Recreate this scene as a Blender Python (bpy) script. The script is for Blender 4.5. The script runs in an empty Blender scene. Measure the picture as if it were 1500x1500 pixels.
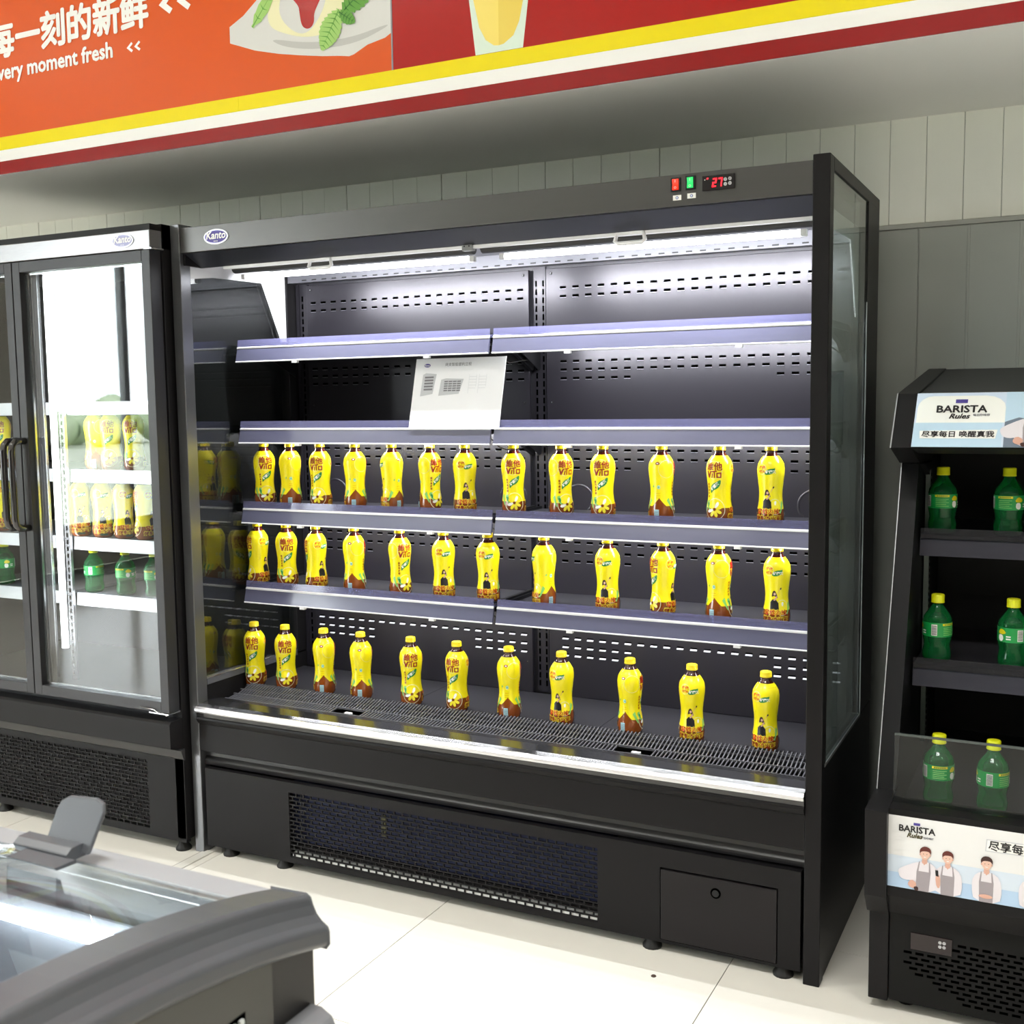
import bpy, bmesh, math, random
from mathutils import Vector, Matrix, Euler
random.seed(7)
C = bpy.context.scene.collection
S = bpy.context.scene
PI = math.pi

# ---------------------------------------------------------------- camera
CX, CY, CZ = 2.5288, -2.6758, 1.4407
YAW, PITCH, ROLL, FPX = -0.4693, -0.0973, -0.0131, 1642.02
fwd = Vector((math.sin(YAW)*math.cos(PITCH), math.cos(YAW)*math.cos(PITCH), math.sin(PITCH)))
rt = Vector((math.cos(YAW), -math.sin(YAW), 0)); up = rt.cross(fwd)
r2 = rt*math.cos(ROLL)+up*math.sin(ROLL); u2 = -rt*math.sin(ROLL)+up*math.cos(ROLL)
cam = bpy.data.cameras.new('camera'); camo = bpy.data.objects.new('camera', cam); C.objects.link(camo)
camo.matrix_world = Matrix(((r2.x, u2.x, -fwd.x, CX), (r2.y, u2.y, -fwd.y, CY), (r2.z, u2.z, -fwd.z, CZ), (0, 0, 0, 1)))
cam.sensor_fit = 'HORIZONTAL'; cam.sensor_width = 36; cam.lens = 36*FPX/1500
cam.clip_start = 0.05; cam.clip_end = 200
cam.dof.use_dof = True; cam.dof.focus_distance = 3.0; cam.dof.aperture_fstop = 9.0
S.camera = camo

# ---------------------------------------------------------------- world, exposure, room lights
w = bpy.data.worlds.new('sky'); S.world = w; w.use_nodes = True
bg = w.node_tree.nodes['Background']; bg.inputs[0].default_value = (0.93, 0.97, 1.0, 1); bg.inputs[1].default_value = 14.0
S.view_settings.view_transform = 'Standard'; S.view_settings.look = 'None'
S.view_settings.exposure = 0.12; S.view_settings.gamma = 1; S.view_settings.use_curve_mapping = False

def area(name, loc, sx, sy, energy, color=(1, 1, 1), rot=(0, 0, 0)):
    l = bpy.data.lights.new(name, 'AREA'); l.shape = 'RECTANGLE'; l.size = sx; l.size_y = sy
    l.energy = energy; l.color = color
    o = bpy.data.objects.new(name, l); o.location = loc; o.rotation_euler = rot; C.objects.link(o)
    return o
ZC = 3.6
CEIL_LIGHTS = [(x, y) for y in (-2.0, -4.0, -6.0) for x in (-3.0, -0.6, 1.8, 4.2)]
for (x, y) in CEIL_LIGHTS:
    area('ceiling_light_lamp', (x, y, ZC-0.065), 1.15, 0.26, 31, (1.0, 0.985, 0.95)).data.spread = math.radians(105)   # unseen ceiling lamps, spread narrowed to light the floor, not the sign

# ---------------------------------------------------------------- colour + materials
def lin(c):
    return tuple(((v/255)/12.92 if v/255 <= .04045 else ((v/255+.055)/1.055)**2.4) for v in c)
def L4(c): return (*lin(c), 1)
def setin(b, k, v):
    if k in b.inputs: b.inputs[k].default_value = v
MATS = {}
def mat(name, rgb, rough=.5, metal=0, spec=.5, coat=0, emit=0, noise=0, nscale=20, bump=0, bscale=60, trans=0, ior=None, stretch=None):
    if name in MATS: return MATS[name]
    m = bpy.data.materials.new(name); m.use_nodes = True; nt = m.node_tree; b = nt.nodes['Principled BSDF']
    col = L4(rgb); b.inputs['Base Color'].default_value = col
    setin(b, 'Roughness', rough); setin(b, 'Metallic', metal); setin(b, 'Specular IOR Level', spec)
    if coat: setin(b, 'Coat Weight', coat); setin(b, 'Coat Roughness', .08)
    if emit: setin(b, 'Emission Color', col); setin(b, 'Emission Strength', emit)
    if trans: setin(b, 'Transmission Weight', trans)
    if ior: setin(b, 'IOR', ior)
    tc = None
    if noise or bump:
        tc = nt.nodes.new('ShaderNodeTexCoord'); src = tc.outputs['Object']
        if stretch:
            mp = nt.nodes.new('ShaderNodeMapping'); mp.inputs['Scale'].default_value = stretch
            nt.links.new(src, mp.inputs[0]); src = mp.outputs[0]
    if noise:
        n = nt.nodes.new('ShaderNodeTexNoise'); n.inputs['Scale'].default_value = nscale; n.inputs['Detail'].default_value = 4
        nt.links.new(src, n.inputs['Vector'])
        mx = nt.nodes.new('ShaderNodeMix'); mx.data_type = 'RGBA'
        mx.inputs[6].default_value = tuple(v*(1-noise) for v in col[:3])+(1,)
        mx.inputs[7].default_value = tuple(min(1, v*(1+noise)) for v in col[:3])+(1,)
        nt.links.new(n.outputs[0], mx.inputs[0]); nt.links.new(mx.outputs[2], b.inputs['Base Color'])
    if bump:
        n = nt.nodes.new('ShaderNodeTexNoise'); n.inputs['Scale'].default_value = bscale; n.inputs['Detail'].default_value = 3
        nt.links.new(src, n.inputs['Vector'])
        bp = nt.nodes.new('ShaderNodeBump'); bp.inputs['Strength'].default_value = bump; bp.inputs['Distance'].default_value = .002
        nt.links.new(n.outputs[0], bp.inputs['Height']); nt.links.new(bp.outputs[0], b.inputs['Normal'])
    MATS[name] = m; return m
def glass(name, tint, ior=1.5, rough=0.0, haze=0.0, hazecol=(200, 210, 210)):
    m = bpy.data.materials.new(name); m.use_nodes = True; nt = m.node_tree
    for n in list(nt.nodes): nt.nodes.remove(n)
    out = nt.nodes.new('ShaderNodeOutputMaterial')
    t = nt.nodes.new('ShaderNodeBsdfTransparent'); t.inputs[0].default_value = (*tint, 1)
    g = nt.nodes.new('ShaderNodeBsdfGlossy'); g.inputs['Roughness'].default_value = rough
    r0 = ((ior-1)/(ior+1))**2                      # Schlick, the same from both sides of the pane
    lw = nt.nodes.new('ShaderNodeLayerWeight'); lw.inputs[0].default_value = .5
    pw5 = nt.nodes.new('ShaderNodeMath'); pw5.operation = 'POWER'; pw5.inputs[1].default_value = 5; nt.links.new(lw.outputs['Facing'], pw5.inputs[0])
    f = nt.nodes.new('ShaderNodeMath'); f.operation = 'MULTIPLY_ADD'; f.inputs[1].default_value = 1-r0; f.inputs[2].default_value = r0; nt.links.new(pw5.outputs[0], f.inputs[0])
    mx = nt.nodes.new('ShaderNodeMixShader')
    nt.links.new(f.outputs[0], mx.inputs[0]); nt.links.new(g.outputs[0], mx.inputs[2])
    if haze:
        d = nt.nodes.new('ShaderNodeBsdfDiffuse'); d.inputs[0].default_value = L4(hazecol)
        m2 = nt.nodes.new('ShaderNodeMixShader'); m2.inputs[0].default_value = haze
        nt.links.new(t.outputs[0], m2.inputs[1]); nt.links.new(d.outputs[0], m2.inputs[2]); nt.links.new(m2.outputs[0], mx.inputs[1])
    else: nt.links.new(t.outputs[0], mx.inputs[1])
    nt.links.new(mx.outputs[0], out.inputs[0]); MATS[name] = m; return m

BLACK = mat('black_powder_coat', (25, 24, 25), .42, 0, .16, bump=.06, bscale=900)
BLACK2 = mat('black_sheet_metal', (21, 21, 23), .4, .0, .15, bump=.03, bscale=500)
BACKP = mat('interior_dark_panel', (40, 38, 44), .3, .4, .5, bump=.03, bscale=500)
DARK = mat('matt_black', (12, 12, 13), .7)
RUBBER = mat('black_rubber', (20, 20, 20), .6)
SILVER = mat('brushed_header', (150, 150, 152), .3, .8, .5, noise=.08, nscale=30, stretch=(1, 8, 8))
ALU = mat('aluminium', (205, 205, 208), .25, .9)
CHROME = mat('chrome', (225, 225, 228), .12, 1)
WHITE = mat('white_paint', (232, 232, 235), .35)
DECK = mat('deck_plate', (58, 57, 62), .38, .3, bump=.03, bscale=400)
RAIL = mat('price_rail_plastic', (86, 87, 110), .22, 0, .6, noise=.10, nscale=3, stretch=(3, 1, 14), coat=.5)
RAILH = mat('price_rail_dark', (58, 58, 68), .25, 0, .6, noise=.15, nscale=4, stretch=(3, 1, 14))
RAILW = mat('price_rail_white', (225, 228, 235), .25, 0, .5, noise=.05, nscale=6, stretch=(3, 1, 14))
LIP = glass('clear_rail_lip', (.72, .72, .84), 1.5, .05, .42, (132, 132, 172))
LIPD = glass('clear_rail_lip_dark', (.7, .7, .72), 1.5, .05, .35, (70, 70, 74))
PANE = glass('cooler_glass', (.92, .96, .94), 1.9)
PANER = glass('cooler_glass_sheen', (.88, .94, .92), 1.8, 0, .2, (150, 162, 158))  # diffuse haze stands in for the wall reflected in the right pane
DOORG = glass('door_glass', (.95, .97, .97), 1.66)
FRZG = glass('freezer_glass', (.92, .96, .96), 1.65, .01)
GUARD = glass('guard_glass', (.92, .95, .94), 1.32)
LED = mat('led_tube_lit', (250, 252, 255), .4, emit=9)
YEL = mat('label_yellow', (250, 234, 14), .28, 0, .5, coat=.3)
CAPY = mat('cap_yellow', (240, 215, 10), .35)
CAPG = mat('cap_lime', (214, 218, 20), .35)
TEA = mat('tea_brown', (134, 68, 24), .12, 0, .5, coat=.6)
NECK = mat('neck_brown', (58, 16, 8), .1, 0, .5, coat=.6)
P_RED = mat('print_red', (150, 22, 12), .35)
P_ORG = mat('print_orange_red', (200, 48, 14), .35)
P_GRN = mat('print_green', (22, 132, 60), .35)
P_LGRN = mat('print_light_green', (130, 200, 110), .35)
P_WHT = mat('print_white', (242, 242, 238), .35)
P_BLU = mat('print_pale_cyan', (170, 215, 225), .35)
P_LEM = mat('print_lemon', (250, 232, 60), .3)
P_CRM = mat('print_cream', (236, 232, 190), .35)
P_BLK = mat('print_black', (22, 20, 24), .4)
P_SKN = mat('print_skin', (216, 168, 150), .5)
P_SKP = mat('print_skin_pale', (228, 190, 172), .5)
P_HAIR = mat('print_hair', (96, 38, 30), .5)
P_HAIR2 = mat('print_hair_dark', (60, 34, 30), .5)
P_APR = mat('print_apron', (158, 150, 155), .5)
P_SHT = mat('print_shirt', (226, 220, 226), .5)
P_GRY = mat('print_grey', (120, 120, 126), .5)
P_LGY = mat('print_light_grey', (196, 198, 204), .5)
P_SKY = mat('print_sky', (190, 216, 236), .4)
P_SKY2 = mat('print_sky_light', (206, 220, 240), .4)
P_MTN = mat('print_mountain', (112, 124, 142), .5)
P_PUR = mat('print_purple', (74, 62, 146), .4)
def green_plastic():
    m = bpy.data.materials.new('green_bottle_plastic'); m.use_nodes = True; nt = m.node_tree; b = nt.nodes['Principled BSDF']
    out = nt.nodes['Material Output']
    b.inputs['Base Color'].default_value = (.02, .30, .09, 1); b.inputs['Roughness'].default_value = .08; setin(b, 'Coat Weight', .7)
    t = nt.nodes.new('ShaderNodeBsdfTransparent'); t.inputs[0].default_value = (.12, .62, .26, 1)
    lw = nt.nodes.new('ShaderNodeFresnel'); lw.inputs[0].default_value = 1.5
    ad = nt.nodes.new('ShaderNodeMath'); ad.operation = 'ADD'; ad.inputs[1].default_value = .20; ad.use_clamp = True
    mx = nt.nodes.new('ShaderNodeMixShader')
    nt.links.new(lw.outputs[0], ad.inputs[0]); nt.links.new(ad.outputs[0], mx.inputs[0]); nt.links.new(t.outputs[0], mx.inputs[1]); nt.links.new(b.outputs[0], mx.inputs[2])
    nt.links.new(mx.outputs[0], out.inputs[0]); return m
GREENB = green_plastic()
LABG = mat('label_green', (20, 150, 70), .35)

# ---------------------------------------------------------------- object helpers
def wl(o):
    v = Vector((0, 0, 0))
    while o is not None: v += o.location; o = o.parent
    return v
def thing(name, label, cat, loc=(0, 0, 0), group=None, kind=None):
    o = bpy.data.objects.new(name, None); C.objects.link(o); o.location = loc; o.empty_display_size = .05
    o['label'] = label; o['category'] = cat
    if group: o['group'] = group
    if kind: o['kind'] = kind
    return o
def tag(o, label, cat, group=None):
    o['label'] = label; o['category'] = cat
    if group: o['group'] = group
    return o
_txt = {}
def text2d(s, size, offset=0, shear=0, align='LEFT', res=2, space=1):
    key = (s, size, offset, shear, align, space)
    if key in _txt: return _txt[key]
    cu = bpy.data.curves.new('t', 'FONT'); cu.body = s; cu.size = size; cu.offset = offset; cu.shear = shear
    cu.align_x = align; cu.resolution_u = res; cu.space_character = space
    o = bpy.data.objects.new('t', cu); C.objects.link(o)
    me = bpy.data.meshes.new_from_object(o)
    vs = [(v.co.x, v.co.y) for v in me.vertices]; fs = [tuple(p.vertices) for p in me.polygons]
    bpy.data.objects.remove(o); bpy.data.meshes.remove(me); bpy.data.curves.remove(cu)
    _txt[key] = (vs, fs); return vs, fs
class MB:
    def __init__(s): s.v = []; s.f = []; s.m = []; s.mats = []; s.sm = []
    def mi(s, m):
        if m not in s.mats: s.mats.append(m)
        return s.mats.index(m)
    def add(s, vs, fs, m, smooth=False):
        b = len(s.v); k = s.mi(m); s.v += [tuple(v) for v in vs]
        for f in fs: s.f.append(tuple(b+i for i in f)); s.m.append(k); s.sm.append(smooth)
        return s
    def box(s, x0, x1, y0, y1, z0, z1, m):
        vs = [(x0, y0, z0), (x1, y0, z0), (x1, y1, z0), (x0, y1, z0), (x0, y0, z1), (x1, y0, z1), (x1, y1, z1), (x0, y1, z1)]
        return s.add(vs, [(0, 3, 2, 1), (4, 5, 6, 7), (0, 1, 5, 4), (1, 2, 6, 5), (2, 3, 7, 6), (3, 0, 4, 7)], m)
    def prism(s, prof, a0, a1, m, axis='x', smooth=False):
        # prof: list of (p,q): axis x -> (y,z); axis y -> (x,z); axis z -> (x,y)
        def P(a, p, q): return {'x': (a, p, q), 'y': (p, a, q), 'z': (p, q, a)}[axis]
        n = len(prof); vs = [P(a0, p, q) for p, q in prof]+[P(a1, p, q) for p, q in prof]
        fs = [(i, (i+1) % n, n+(i+1) % n, n+i) for i in range(n)]
        s.add(vs, fs, m, smooth); s.add(vs, [tuple(range(n))[::-1], tuple(range(n, 2*n))], m)
        return s
    def lathe(s, prof, m, n=32, cx=0, cy=0, z=0, capb=True, capt=True, rfun=None):
        vs = []; fs = []
        for (zz, r) in prof:
            for i in range(n):
                a = 2*PI*i/n; rr = rfun(zz, r, a) if rfun else r
                vs.append((cx+rr*math.sin(a), cy-rr*math.cos(a), z+zz))
        k = len(prof)
        for j in range(k-1):
            for i in range(n): fs.append((j*n+i, j*n+(i+1) % n, (j+1)*n+(i+1) % n, (j+1)*n+i))
        if capb: fs.append(tuple(range(n))[::-1])
        if capt: fs.append(tuple((k-1)*n+i for i in range(n)))
        return s.add(vs, fs, m, True)
    def tube(s, pts, r, m, n=10, closed=False):
        pts = [Vector(p) for p in pts]; k = len(pts); vs = []; fs = []; ref = None
        for i, p in enumerate(pts):
            if closed: t = (pts[(i+1) % k]-pts[i-1])
            else: t = pts[min(i+1, k-1)]-pts[max(i-1, 0)]
            t.normalize()
            if ref is None:
                ref = Vector((0, 0, 1)) if abs(t.z) < .9 else Vector((1, 0, 0))
            a = (ref-t*ref.dot(t)).normalized(); b = t.cross(a); ref = a
            for j in range(n):
                an = 2*PI*j/n; vs.append(p+a*r*math.cos(an)+b*r*math.sin(an))
        for i in range(k if closed else k-1):
            for j in range(n):
                i2 = (i+1) % k
                fs.append((i*n+j, i*n+(j+1) % n, i2*n+(j+1) % n, i2*n+j))
        if not closed: fs += [tuple(range(n))[::-1], tuple((k-1)*n+j for j in range(n))]
        return s.add(vs, fs, m, True)
    def disc(s, c, r, m, axis='y', h=.004, n=20, r2=None):
        prof = [(math.cos(2*PI*i/n)*r, math.sin(2*PI*i/n)*(r2 or r)) for i in range(n)]
        if axis == 'y': return s.prism([(c[0]+p, c[2]+q) for p, q in prof], c[1]-h, c[1], m, 'y')
        if axis == 'x': return s.prism([(c[1]+p, c[2]+q) for p, q in prof], c[0]-h, c[0], m, 'x')
        return s.prism([(c[0]+p, c[1]+q) for p, q in prof], c[2]-h, c[2], m, 'z')
    def flat(s, pts, fn, m):
        return s.add([fn(*p) for p in pts], [tuple(range(len(pts)))], m)
    def text(s, st, size, x, z, fn, m, **k):
        vs, fs = text2d(st, size, **k)
        return s.add([fn(x+a, z+b) for a, b in vs], fs, m)
    def build(s, name, parent=None, label=None, bevel=0, kind=None):
        me = bpy.data.meshes.new(name); off = wl(parent) if parent else Vector((0, 0, 0))
        me.from_pydata([(a-off.x, b-off.y, c-off.z) for a, b, c in s.v], [], s.f)
        for m in s.mats: me.materials.append(m)
        for p, k, sm in zip(me.polygons, s.m, s.sm): p.material_index = k; p.use_smooth = sm
        me.update()
        o = bpy.data.objects.new(name, me); C.objects.link(o)
        if parent: o.parent = parent
        if label: o['label'] = label
        if kind: o['kind'] = kind
        if bevel:
            b = o.modifiers.new('bevel', 'BEVEL'); b.width = bevel; b.segments = 2; b.limit_method = 'ANGLE'; b.angle_limit = .6
        return o
def B(name, box, m, parent=None, bevel=0, label=None, kind=None):
    return MB().box(*box, m).build(name, parent, label, bevel, kind)
def copy_tree(o, parent=None):
    c = o.copy(); C.objects.link(c)
    if parent is not None: c.parent = parent
    for ch in list(o.children): copy_tree(ch, c)
    return c
def yplane(y): return lambda x, z: (x, y, z)

# ================================================================ ROOM
XL, XR, YF, YB = -5.5, 6.0, -8.0, 0.916
WALLM = mat('wall_panel_light', (228, 229, 220), .45, .0, .4, noise=.04, nscale=3)
WALLD = mat('wall_panel_grey', (166, 171, 168), .4, .1, .4, noise=.04, nscale=3)
WALLP = mat('wall_plain', (206, 203, 194), .6)
CEILM = mat('ceiling_white', (225, 225, 222), .8)
GROUT = mat('tile_joint', (92, 88, 80), .8)
TILE = mat('cream_tile', (226, 223, 214), .13, 0, .5, noise=.03, nscale=5)
fl = MB().box(XL, XR, YF, YB, -.06, -.0035, GROUT).build('floor', kind='structure')
TP = .84; tx0, ty0 = .93, -.63; tme = None
for i in range(-7, 6):
    for j in range(-9, 2):
        x0 = tx0+i*TP; y0 = ty0+j*TP
        xa, xb, ya, yb = max(x0, XL), min(x0+TP, XR), max(y0, YF), min(y0+TP, YB)
        if xb-xa < .05 or yb-ya < .05: continue
        g = .0012
        full = (xb-xa > TP-.001 and yb-ya > TP-.001)
        if full and tme:
            o = bpy.data.objects.new('floor_tile', tme); C.objects.link(o); o.location = (xa, ya, 0); o.parent = fl
        else:
            o = MB().box(g, xb-xa-g, g, yb-ya-g, -.01, 0, TILE).build('floor_tile'); o.location = (xa, ya, 0); o.parent = fl
            if full: tme = o.data
MB().box(XL, XR, YF, YB, ZC, ZC+.1, CEILM).build('ceiling', kind='structure')
wb = MB().box(XL-.2, XR, YB, YB+.12, 0, ZC, WALLD).build('wall_back', kind='structure')
ZS = 1.945
pw = .1035; x = 1.994-pw*42
while x < 5.5:
    d = .004 if int(round((x-1.994)/pw)) % 4 else .0055
    B('wall_panel', (x+.0007, x+pw-.0007, YB-d, YB+.002, ZS+.012, 2.4), WALLM, wb, .0012); x += pw
x = 2.08-.42*2
while x < 5.5:
    B('wall_panel', (x+.0018, x+.42-.0018, YB-.005, YB+.002, .0, ZS-.004), WALLD, wb, .0015)
    for q in (.14, .28): B('panel_rib', (x+q-.004, x+q+.004, YB-.0075, YB-.004, 0, ZS-.004), WALLD, wb, .0015)
    x += .42
B("joint_strip", (-2.4, 5.99, YB-.009, YB+.002, ZS-.002, ZS+.011), mat('strip_grey', (170, 172, 168), .4), wb)
B('wall_right', (XR, XR+.12, YF, YB, 0, ZC), WALLP, kind='structure')
B('wall_front', (XL, XR, YF-.12, YF, 0, ZC), mat('wall_front_grey', (58, 57, 56), .6), kind='structure')
wlf = B('wall_left', (XL-.12, XL, -4.35, YB, 0, ZC), WALLP, kind='structure')
B('wall_sill', (XL-.12, XL, YF, -4.35, 0, .35), WALLP, wlf)
B('wall_header', (XL-.12, XL, YF, -4.35, 3.15, ZC), WALLP, wlf)
wn = MB()
FRM = mat('window_frame', (150, 152, 154), .4)
for yy in (-4.38, -5.32, -6.3, -7.25, -7.97): wn.box(XL-.09, XL-.02, yy-.03, yy+.03, .35, 3.15, FRM)
wn.box(XL-.09, XL-.02, YF, -4.35, .35, .40, FRM).box(XL-.09, XL-.02, YF, -4.35, 3.1, 3.15, FRM)
wo = wn.build('window_1', kind='structure')
B('window_pane', (XL-.06, XL-.052, YF, -4.35, .4, 3.1), glass('window_glass', (.97, .98, .98), 1.45), wo)
# outside, seen only in reflections
B('ground', (-60, 40, -60, 40, -.3, -.12), mat('paving_outside', (190, 196, 176), .9, noise=.2, nscale=.7), kind='structure')
hm = MB()
for k in range(46):
    rr = random.uniform(.7, 1.15); cx = -34+random.uniform(-2, 2); cy = -46+k*1.2
    hm.lathe([(rr*2*t, rr*math.sin(PI*t)**.7*(1+.0)) for t in (.02, .12, .28, .45, .62, .78, .9, .98)], mat('hedge_leaves', (186, 200, 166), .8, noise=.4, nscale=3), 9, cx, cy, -.2)
tag(hm.build('hedge'), 'green hedge outside the window reflected in the glass doors', 'hedge')
bx = bpy.data.objects['hedge']
# soffit and ceiling light fixtures
B('trim_1', (XL, XR, .1345, YB, 2.264, ZC), mat('soffit_board', (238, 238, 234), .55), kind='structure')
FIXM = mat('light_panel', (255, 252, 245), .5, emit=4)
fx0 = None
for (x, y) in CEIL_LIGHTS:
    if fx0 is None:
        fx0 = thing('ceiling_light', 'white flat ceiling light panel, first row from the coolers, first from the window wall', 'lamp', (x, y, ZC), 'ceiling light panels')
        B('light_housing', (x-.62, x+.62, y-.16, y+.16, ZC-.055, ZC), WHITE, fx0)
        B('light_diffuser', (x-.59, x+.59, y-.14, y+.14, ZC-.06, ZC-.05), FIXM, fx0)
    else:
        c = copy_tree(fx0); c.location = (x, y, ZC)
        c['label'] = 'white flat ceiling light panel, %s row from the coolers, %s from the window wall' % ({-2.0: 'first', -4.0: 'second', -6.0: 'third'}[y], {-3.0: 'first', -.6: 'second', 1.8: 'third', 4.2: 'fourth'}[x])

FATN = [0]
def fat(mb, st, size, x, z, f, m, d, **k):
    for (a, b) in ((0, 0), (d, 0), (-d, 0), (0, d), (0, -d), (d*.7, d*.7), (-d*.7, -d*.7), (d*.7, -d*.7), (-d*.7, d*.7)):
        n_ = FATN[0] = FATN[0]+1; mb.text(st, size, x+a, z+b, (lambda p, q, n_=n_: (lambda v: (v[0], v[1]-.00006*(n_ % 9), v[2]))(f(p, q))), m, **k)
# ================================================================ SIGN FASCIA
sg = thing('sign_fascia', 'long orange and red sign board with coloured stripes above the coolers', 'sign', (0, .13, 2.266))
YS = .1294
SO = mat('sign_orange', (218, 88, 26), .25, 0, .3)
SR = mat('sign_red', (172, 20, 14), .22, 0, .3)
SY = mat('sign_yellow', (240, 222, 0), .22, 0, .3)
SW = mat('sign_white', (244, 244, 242), .22, 0, .3)
SD = mat('sign_dark_red', (146, 6, 8), .22, 0, .3)
B('sign_panel', (-3.2, .7405, YS, .136, 2.39, 3.4), SO, sg, label='orange sign panel with white lettering and dessert picture')
B('sign_panel', (.7455, 5.5, YS, .136, 2.39, 3.4), SR, sg, label='red sign panel with a printed cup')
B('panel_divider', (.7405, .7455, YS-.0015, .136, 2.39, 3.4), mat('divider_grey', (150, 145, 150), .4, .5), sg)
for (xa, xb) in ((-3.2, .1795), (.18, 5.5)):
    B('yellow_stripe', (xa, xb, YS-.001, .136, 2.346, 2.39), SY, sg)
B('white_stripe', (-3.2, 5.5, YS-.001, .136, 2.308, 2.3455), SW, sg)
B('red_stripe', (-3.2, 5.5, YS-.001, .136, 2.2645, 2.3075), SD, sg)
tx = MB(); fn = yplane(YS-.002)
for ch, xc in (('每', -.775), ('一', -.605), ('刻', -.475), ('的', -.335), ('新', -.2), ('鲜', -.065)): pass
# chars measured: 每 ends x=-.66, 一 -.64..-.53, 刻 .. -.40, 的 .. -.29, 新 .. -.15?, 鲜 .. 0.
for ch, xl in (('每', -.912), ('一', -.786), ('刻', -.664), ('的', -.542), ('新', -.418), ('鲜', -.295)):
    fat(tx, ch, .124, xl, 2.667, fn, SW, .0042)
tx.build('sign_lettering', sg); tx = MB()
for k in (0, 1):
    xx = -.125+k*.075
    tx.flat([(xx+.042, 2.745), (xx-.002, 2.711), (xx+.042, 2.678), (xx+.055, 2.692), (xx+.03, 2.711), (xx+.055, 2.732)], fn, SW)
tx.build('arrow_mark', sg, kind='stuff'); tx = MB(); fat(tx, 'Every moment fresh', .071, -.332, 2.583, fn, SW, .0022, align='RIGHT')
tx.build('sign_lettering', sg); tx = MB()
for k in (0, 1):
    xx = -.272+k*.033
    tx.flat([(xx+.021, 2.617), (xx, 2.601), (xx+.021, 2.585), (xx+.027, 2.591), (xx+.013, 2.601), (xx+.027, 2.611)], fn, SW)
tx.build('arrow_mark', sg, kind='stuff')
# dessert picture, flat print
pic = MB()
def smooth_poly(pts, it=2):
    for _ in range(it):
        q = []
        for i in range(len(pts)):
            a = pts[i]; b = pts[(i+1) % len(pts)]
            q += [(a[0]*.75+b[0]*.25, a[1]*.75+b[1]*.25), (a[0]*.25+b[0]*.75, a[1]*.25+b[1]*.75)]
        pts = q
    return pts
fp = lambda k: yplane(YS-.0006-.0003*k)
PLATE = mat('print_plate', (214, 214, 212), .3); PLSH = mat('print_plate_shade', (188, 188, 186), .3)
pic.flat([(.155, 2.552), (.155, 2.60), (.21, 2.625), (.26, 2.66), (.32, 2.71), (.36, 2.80), (.40, 2.92), (.74, 2.92), (.74, 2.493), (.72, 2.483), (.66, 2.473), (.612, 2.453), (.595, 2.450), (.56, 2.456), (.5, 2.464), (.42, 2.478), (.34, 2.494), (.25, 2.517)], fp(0), PLATE)
pic.flat(smooth_poly([(.30, 2.545), (.45, 2.508), (.60, 2.50), (.73, 2.52), (.73, 2.512), (.62, 2.482), (.48, 2.485), (.36, 2.51)]), fp(1), PLSH)
pic.flat(smooth_poly([(.30, 2.62), (.34, 2.70), (.45, 2.78), (.60, 2.74), (.59, 2.62), (.585, 2.56), (.52, 2.525), (.44, 2.525), (.36, 2.55), (.31, 2.575)]), fp(2), P_CRM)
pic.flat(smooth_poly([(.345, 2.60), (.352, 2.66), (.40, 2.72), (.53, 2.70), (.52, 2.62), (.495, 2.575), (.45, 2.535), (.40, 2.545)]), fp(3), PLATE)
pic.flat(smooth_poly([(.34, 2.74), (.62, 2.76), (.58, 2.66), (.52, 2.655), (.495, 2.62), (.475, 2.59), (.475, 2.565), (.463, 2.55), (.445, 2.549), (.428, 2.562), (.422, 2.60), (.42, 2.62), (.385, 2.655), (.36, 2.66)]), fp(4), mat('print_sauce', (176, 22, 18), .2))
pic.flat(smooth_poly([(.57, 2.66), (.58, 2.60), (.62, 2.62), (.68, 2.68), (.66, 2.75), (.6, 2.76)]), fp(5), mat('print_berry', (150, 20, 30), .3))
LEAF1 = mat('print_leaf', (98, 160, 60), .4); LEAF2 = mat('print_leaf_dark', (58, 122, 40), .4); LEAF3 = mat('print_leaf_pale', (160, 204, 110), .4)
def leaf(mb, x0, z0, x1, z1, wd, f1, f2, m1, m2, n=9, teeth=1.0):
    dx, dz = x1-x0, z1-z0; L = math.hypot(dx, dz); ux, uz = dx/L, dz/L; nx, nz = -uz, ux
    a, b = [], []
    for i in range(n+1):
        t = i/n; h = wd*math.sin(PI*min(1, t*.92+.06))**.8
        a.append((x0+dx*t+nx*h, z0+dz*t+nz*h)); b.append((x0+dx*t-nx*h, z0+dz*t-nz*h))
        if i < n:
            t2 = (i+.3)/n; h2 = h-wd*.13*teeth
            a.append((x0+dx*t2+nx*h2, z0+dz*t2+nz*h2)); b.append((x0+dx*t2-nx*h2, z0+dz*t2-nz*h2))
    mb.flat(a+b[::-1], f1, m1)
    for i in range(1, n):
        t = i/n; c = (x0+dx*t, z0+dz*t); h = wd*math.sin(PI*min(1, t*.92+.06))**.8*.85
        for sgn in (1, -1):
            e = (c[0]+ux*.35*h+nx*h*sgn, c[1]+uz*.35*h+nz*h*sgn)
            mb.flat([(c[0]-ux*.002, c[1]-uz*.002), (c[0]+ux*.002, c[1]+uz*.002), e], f2, m2)
    mb.flat([(x0+nx*.002, z0+nz*.002), (x0-nx*.002, z0-nz*.002), (x1, z1)], f2, m2)
leaf(pic, .245, 2.585, .33, 2.68, .022, fp(6), fp(7), LEAF3, LEAF1, 4, .3)
leaf(pic, .575, 2.575, .70, 2.66, .042, fp(8), fp(9), LEAF1, LEAF2)
leaf(pic, .565, 2.585, .50, 2.48, .040, fp(10), fp(11), LEAF3, LEAF1)
leaf(pic, .565, 2.578, .62, 2.54, .020, fp(12), fp(13), LEAF1, LEAF2, 6)
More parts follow.
